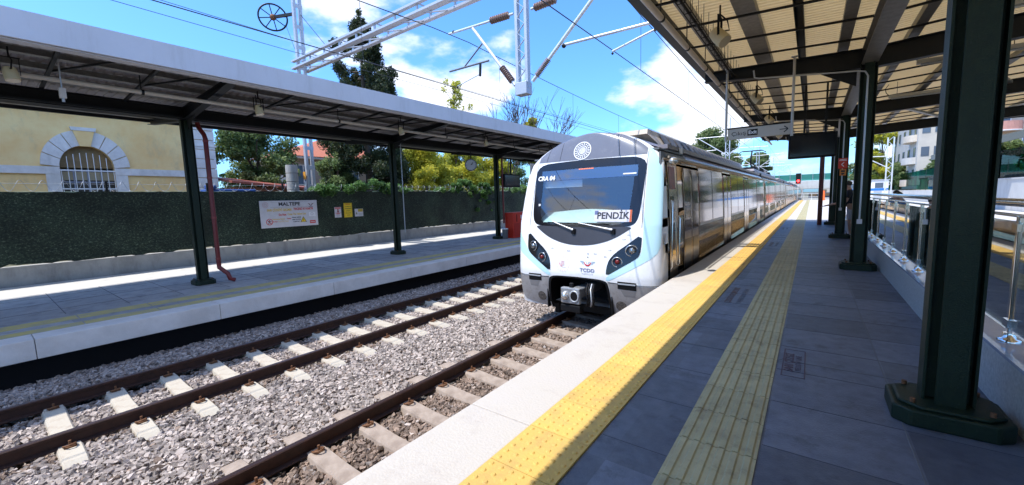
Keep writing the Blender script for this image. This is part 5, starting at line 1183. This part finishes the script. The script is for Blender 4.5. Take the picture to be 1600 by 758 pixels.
MB().add([(bx+.2,y0_,5.30),(bx+.2,y1_+.2,5.30),(bx-4.5,y1_-4,6.6),(bx-4.5,y0_,6.6),(bx-9.3,y1_+.2,5.30),(bx-9.3,y0_,5.30)],[(0,1,2,3),(1,4,2),(3,2,4,5)]).build('roof',rooftile,bd)
m=MB(); m.box(bx+.002,bx+.07,y0_,cy_-ro-.02,2.81,3.06); m.box(bx+.002,bx+.07,cy_+ro+.02,5.62,2.81,3.06); m.box(bx+.002,bx+.05,cy_-ri-.34,cy_-ri,1.35,2.81); m.box(bx+.002,bx+.05,cy_+ri,cy_+ri+.34,1.35,2.81); m.box(bx+.002,bx+.06,cy_-ro-.02,cy_-ri,2.81,3.06); m.box(bx+.002,bx+.06,cy_+ri,cy_+ro+.02,2.81,3.06); m.build('string_course',stucco,bd)
na=9
for k in range(na):
    if k==4: continue
    a0=PI*k/na+.012;a1=PI*(k+1)/na-.012; pin=[(cy_-ri*math.cos(a),zsp+ri*1.12*math.sin(a)) for a in np.linspace(a0,a1,5)]; pout=[(cy_-ro*math.cos(a),zsp+.05+ro*1.12*math.sin(a)) for a in np.linspace(a1,a0,5)]
    MB().prism(pin+pout,'x',bx+.002,bx+.075).build('arch_stone',stucco,bd)
MB().prism([(cy_-.13,3.80),(cy_+.13,3.80),(cy_+.27,4.34),(cy_-.27,4.34)],'x',bx+.003,bx+.12).build('keystone',yplaster,bd); MB().prism([(cy_-.30,4.34),(cy_+.30,4.34),(cy_+.33,4.46),(cy_-.33,4.46)],'x',bx+.003,bx+.14).build('keystone_cap',stucco,bd)
z=-.02; k=0
while z<4.9:
    h=.40; MB().box(bx+.003,bx+.06,5.63 if k%2 else 5.63,y1_+.055,z+.012,z+h-.012).box(bx-1.0,bx+.003,y1_+.003,y1_+.055,z+.012,z+h-.012).build('quoin_block',stucco,bd,bevel=.012); z+=h; k+=1
MB().box(bx-.0,bx+.10,5.55,y1_+.1,4.10,4.16).build('quoin_moulding',stucco,bd)
wn=MB().box(bx-.26,bx-.22,cy_-ri,cy_+ri,1.35,2.98).build('window',mat('old_window_dark',(.06,.055,.05),.3,var=.8,vs=3),bd)
m=MB(); m.add([(bx-.2,*p) for p in ia]+[(bx-.24,*p) for p in ia],[tuple(range(24)),tuple(range(47,23,-1))]); m.build('lunette_panel',mat('brown_lunette',(.30,.21,.10),.7,var=.7,vs=4),wn)
m=MB()
for y in (cy_-.35,cy_,cy_+.35): m.box(bx-.215,bx-.19,y-.02,y+.02,1.35,2.95)
for z in (2.55,2.95,1.9): m.box(bx-.212,bx-.188,cy_-ri,cy_+ri,z-.02,z+.02)
m.build('window_frame',mat('pale_blue_frame',(.30,.33,.42),.5),wn)
MB().box(bx-.218,bx-.21,cy_-ri,cy_+ri,2.62,2.92).build('roller_blind',mat('tan_blind',(.42,.36,.24),.7),wn)
m=MB()
for k in range(9):
    y=cy_-.66+k*.165; top=2.96+(.62*math.sqrt(max(0,1-((y-cy_)/.75)**2)) if 0<k<8 else 0); m.tube([(bx+.03,y,1.4),(bx+.03,y,min(top,3.6))],.011,6)
for z in (2.95,2.30,1.75): m.box(bx+.015,bx+.05,cy_-.70,cy_+.70,z-.02,z+.02)
m.build('window_grille',white,bd)
# brown shed, blue tarp, house, stub
sh=thing('brown_shed','brown walled shed with a sloping dark red roof edge behind the fence','shed'); MB().box(-23.5,-20.0,6.9,11.2,-.02,2.35).build('wall',mat('brown_boards',(.26,.10,.05),.8,var=.7,vs=5,stretch=(1,.3,6)),sh); MB().add([(-19.8,6.8,2.62),(-19.8,11.4,2.22),(-24,11.4,2.7),(-24,6.8,3.1),(-19.8,6.8,2.52),(-19.8,11.4,2.12),(-24,11.4,2.6),(-24,6.8,3.0)],[(0,1,2,3),(7,6,5,4),(0,4,5,1),(1,5,6,2),(2,6,7,3),(3,7,4,0)]).build('roof',mat('dark_red_roof_edge',(.30,.08,.05),.6,var=.5),sh)
m=MB().box(-18.6,-18.0,5.3,7.0,1.2,2.18).box(-18.3,-17.95,5.35,5.65,2.18,2.34); tag(m.build('blue_tarpaulin',mat('blue_tarp',(.03,.10,.35),.6,var=.5),bevel=.04),'blue tarpaulin bundle behind the fence near the building corner','tarpaulin')
sb_=thing('concrete_stub','stack of stained round concrete rings beside the mast','pillar',(-18.2,8.55,0))
for k in range(9): MB().tube([(0,0,k*.36+.01),(0,0,k*.36+.35)],[.24,.235],16).build('concrete_ring',concrete,sb_,bevel=.01)
hs=thing('red_roof_house','two storey house with a red tiled roof behind the bushy tree','house'); MB().box(-38,-31,14.5,24,-.02,5.1).build('wall',mat('pinkish_render',(.45,.36,.30),.8,var=.4),hs)
MB().add([(-30.3,13.6,5.15),(-30.3,24.6,5.15),(-34.5,19,7.2),(-38.7,13.6,5.15),(-38.7,24.6,5.15)],[(0,1,2),(0,2,3),(1,4,2),(3,2,4)]).build('roof',rooftile,hs); MB().box(-38.6,-30.4,13.7,24.5,5.0,5.13).build('eaves_board',white,hs)
for y in (14.9,17.0,19.0,21.4):
    q=MB().box(-31.0,-30.95,y,y+1.0,3.1,4.5).build('window',mat('pale_blue_window',(.12,.18,.25),.2),hs); MB().box(-30.95,-30.92,y-.06,y,3.05,4.55).box(-30.95,-30.92,y+1,y+1.06,3.05,4.55).box(-30.95,-30.92,y,y+1,4.5,4.55).box(-30.95,-30.92,y,y+1,3.05,3.1).box(-30.95,-30.925,y+.47,y+.53,3.1,4.5).build('window_frame',white,q)
hs=thing('orange_roof_house','low orange roofed outbuilding seen over the fence beside the mast','house'); MB().box(-29,-25.6,11.6,15.6,-.02,2.2).build('wall',mat('pinkish_render',(.45,.36,.30)),hs); MB().add([(-25.2,10.6,2.3),(-25.2,13,2.3),(-29.4,13,3.1),(-29.4,10.6,3.1),(-25.2,10.6,2.22),(-25.2,13,2.22),(-29.4,13,3.02),(-29.4,10.6,3.02)],[(0,1,2,3),(7,6,5,4),(0,4,5,1)]).build('roof',rooftile,hs)
# ============================================================ FAR END
MB_=MB
ob=thing('road_overpass','pale concrete road overpass with green mesh parapet crossing beyond the platform end','bridge')
MB().box(-70,60,108,122,1.9,3.55).build('deck',conwhite,ob)
grm=mat('green_mesh_panel',(.03,.22,.18),.7,var=.5,vs=1,col2=(.02,.15,.13))
m=MB(); 
for y in (108.1,121.9): m.box(-70,60,y-.02,y+.02,3.95,5.0)
m.build('mesh_parapet',grm,ob); m=MB()
for k in range(66): m.box(-70+k*2,-69.93+k*2,107.95,108.02,3.55,5.9)
m.build('parapet_posts',galv,ob)
for x in (-32,-14,6,26,45): MB().box(x-1,x+1,110,120,-1.3,1.9).build('bridge_pier',conwhite,ob)
sg=thing('railway_signal','railway signal with a lit red lamp at the platform end','signal',(-1.75,76.5,0)); MB().tube([(0,0,0),(0,0,2.6)],.05,8).build('signal_post',white,sg); MB().box(-.32,.32,-.1,.1,2.55,4.15).build('signal_head',blackm,sg); MB().tube([(0,-.11,3.0),(0,-.14,3.0)],.19,14).build('red_lamp',mat('lit_red_lamp',(.8,.02,.02),.4,emit=(1,.03,.03,4)),sg); MB().box(-.32,.32,-.115,-.105,2.6,2.66).build('signal_trim',redp,sg)
for x,lb in ((-.9,'white handrail at the platform end left of the signal'),): 
    m=MB()
    for z in (.5,1.0): m.tube([(-2.0,78.6,z),(.9,78.6,z)],.03,6)
    for k in (-2.0,-1.0,0,.9): m.tube([(k,78.6,0),(k,78.6,1.0)],.03,6)
    tag(m.build('end_railing',white),'white pipe railing across the platform end','railing')
o=thing('orange_barrel','orange traffic barrel standing near the platform end','barrel',(1.30,74,0)); MB().tube([(0,0,0),(0,0,.08),(0,0,.081),(0,0,1.35),(0,0,1.42)],[.33,.33,.25,.21,.12],14).build('barrel_body',mat('orange_plastic',(.85,.13,.02),.4),o); MB().tube([(0,0,1.42),(0,0,2.6)],.03,6).build('barrel_pole',white,o)
tree('round green tree above the train roof left of the pantograph',-12.3,66,0,10.6,4.6,4.2,70,24000,.15,lf_far,51,zlow=.25,trunk=.3,name='leafy_tree')
tree('small round tree just right of the pantograph beyond the train',-9.4,101,0,9.9,2.9,2.9,36,9000,.20,lf_far,52,zlow=.4,trunk=.3,name='leafy_tree')
for i,(x,y,w_,h_,c) in enumerate(((-6,135,8,4,(.5,.48,.46)),(6,140,9,5,(.55,.5,.42)),(18,150,10,6,(.6,.55,.5)),(-22,150,12,5,(.45,.44,.44)))):
    o=thing('distant_building',['low grey building under the overpass behind the signal','cream building beyond the overpass right of the signal','pale building farther right beyond the overpass','grey building beyond the overpass left of the train'][i],'building',(x,y,-1.3)); MB().box(-w_/2,w_/2,0,8,0,h_).build('wall',mat('far_wall_%d'%i,c,.8,var=.5,vs=.6),o)
    for k in range(int(w_/2)): MB().box(-w_/2+.6+k*2,-w_/2+1.7+k*2,-.05,-.005,1.5,3.0).build('window',sideglass,o)
# clutter at the track end: low wall, rubble, parked car
for i,(x,lb) in enumerate(((.3,'dark blue parked van seen under the overpass, left one'),(3.0,'dark blue parked van seen under the overpass, right one'))):
    o=thing('parked_van',lb,'van',(x,128,-1.3),0,'vans under the overpass'); MB().prism([(-1,0.5),(1,.5),(1,1.3),(.85,2.2),(-.85,2.2),(-1,1.3)],'y',0,4.4).build('van_body',mat('van_blue',(.03,.05,.10),.3),o,bevel=.05); MB().box(-.75,.75,-.03,-.005,1.35,2.05).build('windscreen',sideglass,o)
    for s in (-1,1): MB().tube([(s*.85-.1,.8,.35),(s*.85+.1,.8,.35)],.35,12).build('wheel',blackm,o)
tag(MB().box(-30,30,96,96.4,-1.35,.1).build('end_wall',conwhite),'low pale concrete wall across the far end of the yard','wall')
stones(5000,-2,8,82,92,.08,.20,77,None,mat('rubble',(.40,.28,.22),.9,island=.5),'rubble',zf=lambda X,Y:-1.3+.9*np.exp(-((X-3)/2.2)**2)*np.exp(-((Y-87)/3.5)**2)); tag(bpy.data.objects['rubble'],'heap of reddish rubble beyond the platform end','rubble',kind='stuff')
# ============================================================ RIGHT BACKGROUND
tag(MB().box(9.0,9.4,16,50,-1.35,1.75).box(8.95,9.45,16,50,1.753,1.83).build('retaining_wall',conwhite),'nearer and higher pale concrete retaining wall beyond the balustrade','wall')
tag(MB().box(9.05,9.4,50.05,92,-1.35,1.15).build('retaining_wall',conwhite),'farther and lower pale concrete retaining wall beyond the balustrade','wall')
g_=MB().box(9.45,60,14,140,-1.33,1.0); tag(g_.build('raised_ground',earth),kind='structure')
def meshfence(y0,y1,z0,z1,lb):
    o=thing('mesh_fence',lb,'fence'); 
    gm=glassmat('green_mesh_veil',(.10,.42,.34),.3,.0); MB().box(9.58,9.6,y0,y1,z0,z1).build('mesh_screen',gm,o)
    y=y0
    while y<=y1: MB().box(9.62,9.68,y,y+.06,z0-.3,z1+.05).build('fence_post',dgreen,o); y+=2.6
meshfence(16,49,1.85,3.6,'green mesh fence on the nearer retaining wall'); meshfence(50.2,90,1.2,3.3,'green mesh fence on the farther retaining wall')
ab=thing('apartment_building','pale five storey apartment building with rounded balconies on the right','building')
aw=mat('apartment_cream',(.66,.56,.44),.8,var=.4,vs=.8); aw2=mat('apartment_grey',(.56,.52,.46),.8,var=.4,vs=.8); pk_=mat('apartment_pink',(.62,.30,.24),.8,var=.3)
MB().box(12.6,24,66,84,.9,13.5).build('wall',aw,ab); MB().box(10.2,12.59,70,90,.9,11.8).build('wing_wall',aw2,ab)
wd=mat('apartment_window',(.10,.13,.17),.15)
for fl in range(4):
    z=1.6+fl*2.75
    for k in range(5):
        x=13.2+k*2.1; q=MB().box(x,x+1.1,65.95,65.995,z+.9,z+2.2).build('window',wd,ab); MB().box(x-.08,x,65.93,65.99,z+.8,z+2.3).box(x+1.1,x+1.18,65.93,65.99,z+.8,z+2.3).box(x,x+1.1,65.93,65.99,z+2.2,z+2.3).box(x,x+1.1,65.93,65.99,z+.8,z+.9).box(x+.5,x+.58,65.93,65.96,z+.9,z+2.2).build('window_frame',white,q)
    for k in range(2):
        x=10.5+k*1.1; MB().box(x,x+.7,69.95,69.995,z+.9,z+2.0).build('window',wd,ab)
    for k in range(5): y=71+k*3.8; MB().box(10.14,10.195,y,y+1.3,z+.7,z+2.1).build('window',wd,ab)
    # rounded balconies
    pts=[(12.9+4.4*math.sin(a)*.5+2.2,66-1.6*math.cos(a)) for a in np.linspace(-PI/2,PI/2,14)]
    b_=MB().prism([(x,y) for x,y in pts],'z',z+.02,z+.9).build('balcony',pk_ if fl in (1,) else (aw if fl%2 else pk_),ab); MB().prism([(x,y-.06) for x,y in pts],'z',z-.08,z+.02).build('balcony_slab',white,b_)
    pts=[(10.2-1.0*math.cos(a),73+2.2*math.sin(a)) for a in np.linspace(-PI/2,PI/2,12)]; MB().prism(pts,'z',z+.02,z+.85).build('balcony',aw2 if fl%2 else aw,ab)
MB().prism([(12.3,65.5),(24.3,65.5),(24.3,84.3),(12.3,84.3)],'z',13.5,13.8).build('roof',rooftile,ab)
a2=thing('apartment_building','orange and cream apartment block at the right picture edge','building'); MB().box(13,22,30,44,.9,9).build('wall',mat('apartment_orange',(.62,.42,.22),.8,var=.4),a2)
for fl in range(3):
    for k in range(4): MB().box(12.95,12.995,31+k*3.2,32.4+k*3.2,2.2+fl*2.6,3.6+fl*2.6).build('window',wd,a2)
    MB().box(12.1,12.99,31,37,1.5+fl*2.6,2.1+fl*2.6).build('balcony',white,a2)
for (lb,x,y,zt_,rx,nl,mm2,sd) in (('yellow green tree in front of the apartment building behind the shelter post',11.2,52,6.3,1.9,9000,lf_yel,61),('green bushy tree on the retaining wall left of the apartment building',11.6,62,5.2,2.2,9000,lf_far,62),('green hedge like tree near the catenary mast on the right',11.0,78,5.5,3.2,9000,lf_far,63),('leafy branch tree beside the second near column',8.8,88,11.5,3.4,9000,lf_yel,64),('green tree at the right picture edge above the mesh fence',11.6,24,6.4,1.4,7000,lf_yel,65),('small green shrub tree beyond the nearer mesh fence',10.9,44,4.6,1.5,7000,lf_mid,66),('distant green tree left of the lattice mast',9.0,100,8.0,4.5,9000,lf_far,67)):
    tree(lb,x,y,.95,zt_,rx,rx,40,nl,.10 if y<60 else .15,mm2,sd,zlow=.15,name='leafy_tree')
o=thing('overhead_mast','white lattice mast standing by the farther retaining wall','mast',(6.65,60,0)); m=MB()
for s in (-1,1): m.box(s*.25-.05,s*.25+.05,-.08,.08,-1.2,6.9)
m.build('mast_channel',white_t,o); m=MB(); z=-.5;s=1
while z<6.6: m.bar((-.22*s,0,z),(.22*s,0,z+.5),.06,.04); z+=.5; s=-s
m.build('lacing_bar',white_t,o); MB().tube([(0,0,4.9),(-2.4,0,5.0)],.05,6).tube([(0,0,3.6),(-2.0,0,4.9)],.05,6).build('white_arm',white_t,o)
o=thing('platform_shelter','dark shelter canopy corner on a thin black post beyond the balustrade','shelter'); MB().box(7.9,8.0,46.2,46.3,-.01,3.95).build('shelter_post',blackm,o); MB().add([(7.5,46,3.95),(10.5,46,4.75),(10.5,34,4.75),(7.5,34,3.95),(7.5,46,3.55),(10.5,46,4.35),(10.5,34,4.35),(7.5,34,3.55)],[(0,3,2,1),(4,5,6,7),(0,1,5,4),(1,2,6,5),(2,3,7,6),(3,0,4,7)]).build('shelter_roof',mat('shelter_roof_grey',(.12,.13,.12),.5),o)
MB().box(8.0,8.1,34.5,34.6,-.01,3.6).build('shelter_post',blackm,o)
o=thing('site_hut','white site hut with blue stripe beyond the far end of the balustrade','hut',(5.2,70,0)); MB().box(-1.8,2.6,0,5,0,2.5).build('wall',white,o); MB().box(-1.9,2.7,-.1,5.1,2.5,2.62).build('roof',galv,o); MB().box(-1.8,2.6,-.02,-.004,1.2,1.5).build('blue_stripe',mat('bright_blue',(.02,.18,.55),.4),o)
for k in range(3): MB().box(-1.3+k*1.3,-.5+k*1.3,-.03,-.006,1.55,2.2).build('window',wd,o)
MB().box(1.2,2.0,-.03,-.006,.02,1.15).build('door',galv,o)
# ============================================================ PEOPLE
def skinned(name,V,E_,Rr,m_,parent,sub=2):
    me=bpy.data.meshes.new(name); me.from_pydata([tuple(v) for v in V],E_,[]); o=bpy.data.objects.new(name,me); COL.objects.link(o)
    sk=o.modifiers.new('skin','SKIN'); sv=me.skin_vertices[0].data
    for i,r in enumerate(Rr): sv[i].radius=(r,r) if not isinstance(r,tuple) else r
    sv[0].use_root=True; ss=o.modifiers.new('sub','SUBSURF'); ss.levels=sub; ss.render_levels=sub
    dg=bpy.context.evaluated_depsgraph_get(); m2=bpy.data.meshes.new_from_object(o.evaluated_get(dg)); bpy.data.objects.remove(o)
    for p in m2.polygons: p.use_smooth=True
    m2.materials.clear(); m2.materials.append(m_); o=bpy.data.objects.new(name,m2); COL.objects.link(o)
    if parent: o.parent=parent
    return o
def person(label,loc,rz,hL,hR,shirt,trouser,shorts=True,lean=.0,hairm=None,elbL=None,elbR=None,sc_=1.0):
    """faces +Y locally; hL/hR hand targets in local coordinates"""
    o=thing('person',label,'person',loc,rz); o.scale=(sc_,)*3
    P=lambda x,y,z: Vector((x,y+lean*max(0,z-.9),z))
    V=[P(0,0,.95),P(0,0,1.12),P(0,.01,1.30),P(0,0,1.44),P(0,.01,1.53),P(0,.03,1.60),P(0,.03,1.70)]; Rr=[.135,.125,.145,.10,.055,.085,.085]; E_=[(0,1),(1,2),(2,3),(3,4),(4,5),(5,6)]
    arms=[]
    for s,h,el in ((-1,hL,elbL),(1,hR,elbR)):
        sh_=P(s*.19,0,1.41); hd=Vector(h); eb=Vector(el) if el else (sh_+hd)/2+Vector((s*.08,-.06,-.10))
        i=len(V); V+=[P(s*.12,0,1.42),sh_,eb,hd]; Rr+=[.075,.062,.042,.028]; E_+=[(3,i),(i,i+1),(i+1,i+2),(i+2,i+3)]
        d=(hd-eb).normalized(); sd=d.cross(Vector((0,0,1))).normalized(); u_=sd.cross(d)
        j=len(V); V+=[hd+d*.07]; Rr+=[(.034,.018)]; E_+=[(i+3,j)]
        for q,l in ((-.028,.065),(-.010,.078),(.009,.073),(.027,.055)):
            a=len(V); V+=[hd+d*.09+sd*q,hd+d*(.09+l*.5)+sd*q*1.1-u_*.006,hd+d*(.09+l)+sd*q*1.1-u_*.02]; Rr+=[.0095,.009,.007]; E_+=[(j,a),(a,a+1),(a+1,a+2)]
        a=len(V); V+=[hd+d*.035+sd*-.035*s,hd+d*.075-sd*.055*s-u_*.01]; Rr+=[.011,.008]; E_+=[(i+3,a),(a,a+1)]
        arms.append((V[i],sh_,eb,hd))
    legs=[]
    for s in (-1,1):
        i=len(V); V+=[Vector((s*.09,0,.88)),Vector((s*.10,.02,.50)),Vector((s*.11,-.01,.12)),Vector((s*.12,.0,.06)),Vector((s*.13,.14,.04))]; Rr+=[.095,.062,.042,.045,.032]; E_+=[(0,i),(i,i+1),(i+1,i+2),(i+2,i+3),(i+3,i+4)]; legs.append(i)
    body=skinned('body',V,E_,Rr,skin,o)
    hd=V[6]
    m=MB(); c=V[5]+Vector((0,0,.05)); 
    nose=MB().ball(c+Vector((0,.095,-.005)),.014,.022,.020,8).build('nose',skin,o)
    m=MB(); 
    for s in (-1,1): m.ball(c+Vector((s*.032,.083,.022)),.012,.010,.008,8)
    m.build('eyes',blackm,o)
    MB().ball(c+Vector((0,-.018,.035)),.095,.098,.088,14).build('hair',hairm or mat('dark_hair',(.015,.012,.010),.6),o)
    # clothes
    sv=[V[0]+Vector((0,0,-.05)),V[1],V[2],V[3]]; sr=[.155,.148,.165,.115]; se=[(0,1),(1,2),(2,3)]
    for a in arms:
        i=len(sv); sv+=[a[0],a[1],a[1]+(a[2]-a[1])*.7]; sr+=[.088,.078,.062]; se+=[(3,i),(i,i+1),(i+1,i+2)]
    skinned('shirt',sv,se,sr,shirt,o)
    tv=[V[0]+Vector((0,0,.02)),V[0]+Vector((0,0,-.04))]; tr=[.145,.15]; te=[(0,1)]
    for i in legs:
        j=len(tv); e=V[i+1]+Vector((0,0,.0)) if shorts else V[i+2]; tv+=[V[i],V[i]+(V[i+1]-V[i])*.6,e]; tr+=[.11,.095,.085 if shorts else .06]; te+=[(1,j),(j,j+1),(j+1,j+2)]
    skinned('shorts' if shorts else 'trousers',tv,te,tr,trouser,o)
    for i in legs: MB().ball(V[i+3]+Vector((0,.06,-.015)),.055,.14,.048,10).build('shoe',white if shorts else blackm,o)
    return o
black_sh=mat('black_shirt',(.012,.012,.015),.8); grey_sh=mat('pale_grey_shorts',(.42,.40,.42),.8); jeans=mat('dark_trousers',(.02,.025,.04),.8)
person('person in black shirt and pale shorts behind the third near column, forearms out',(1.00,16.35,0),R(90),(-.12,.50,1.02),(.28,.62,.98),black_sh,grey_sh,True,.12,elbL=(-.30,.16,1.10),elbR=(.34,.22,1.08),sc_=.97)
person('person in dark clothes standing behind the glass balustrade nearest the big column',(2.35,13.8,-.55),R(170),(-.25,.05,.85),(.22,.12,1.02),black_sh,jeans,False,.0)
person('person in blue shirt behind the glass balustrade farther along',(2.3,18.3,-.45),R(200),(-.22,.10,.85),(.24,.05,.85),mat('blue_shirt',(.05,.12,.28),.8),jeans,False)
person('person in grey shirt behind the glass balustrade, farthest of three',(2.6,21.2,-.4),R(150),(-.22,.10,.85),(.24,.05,.85),mat('grey_shirt',(.22,.20,.19),.8),jeans,False)
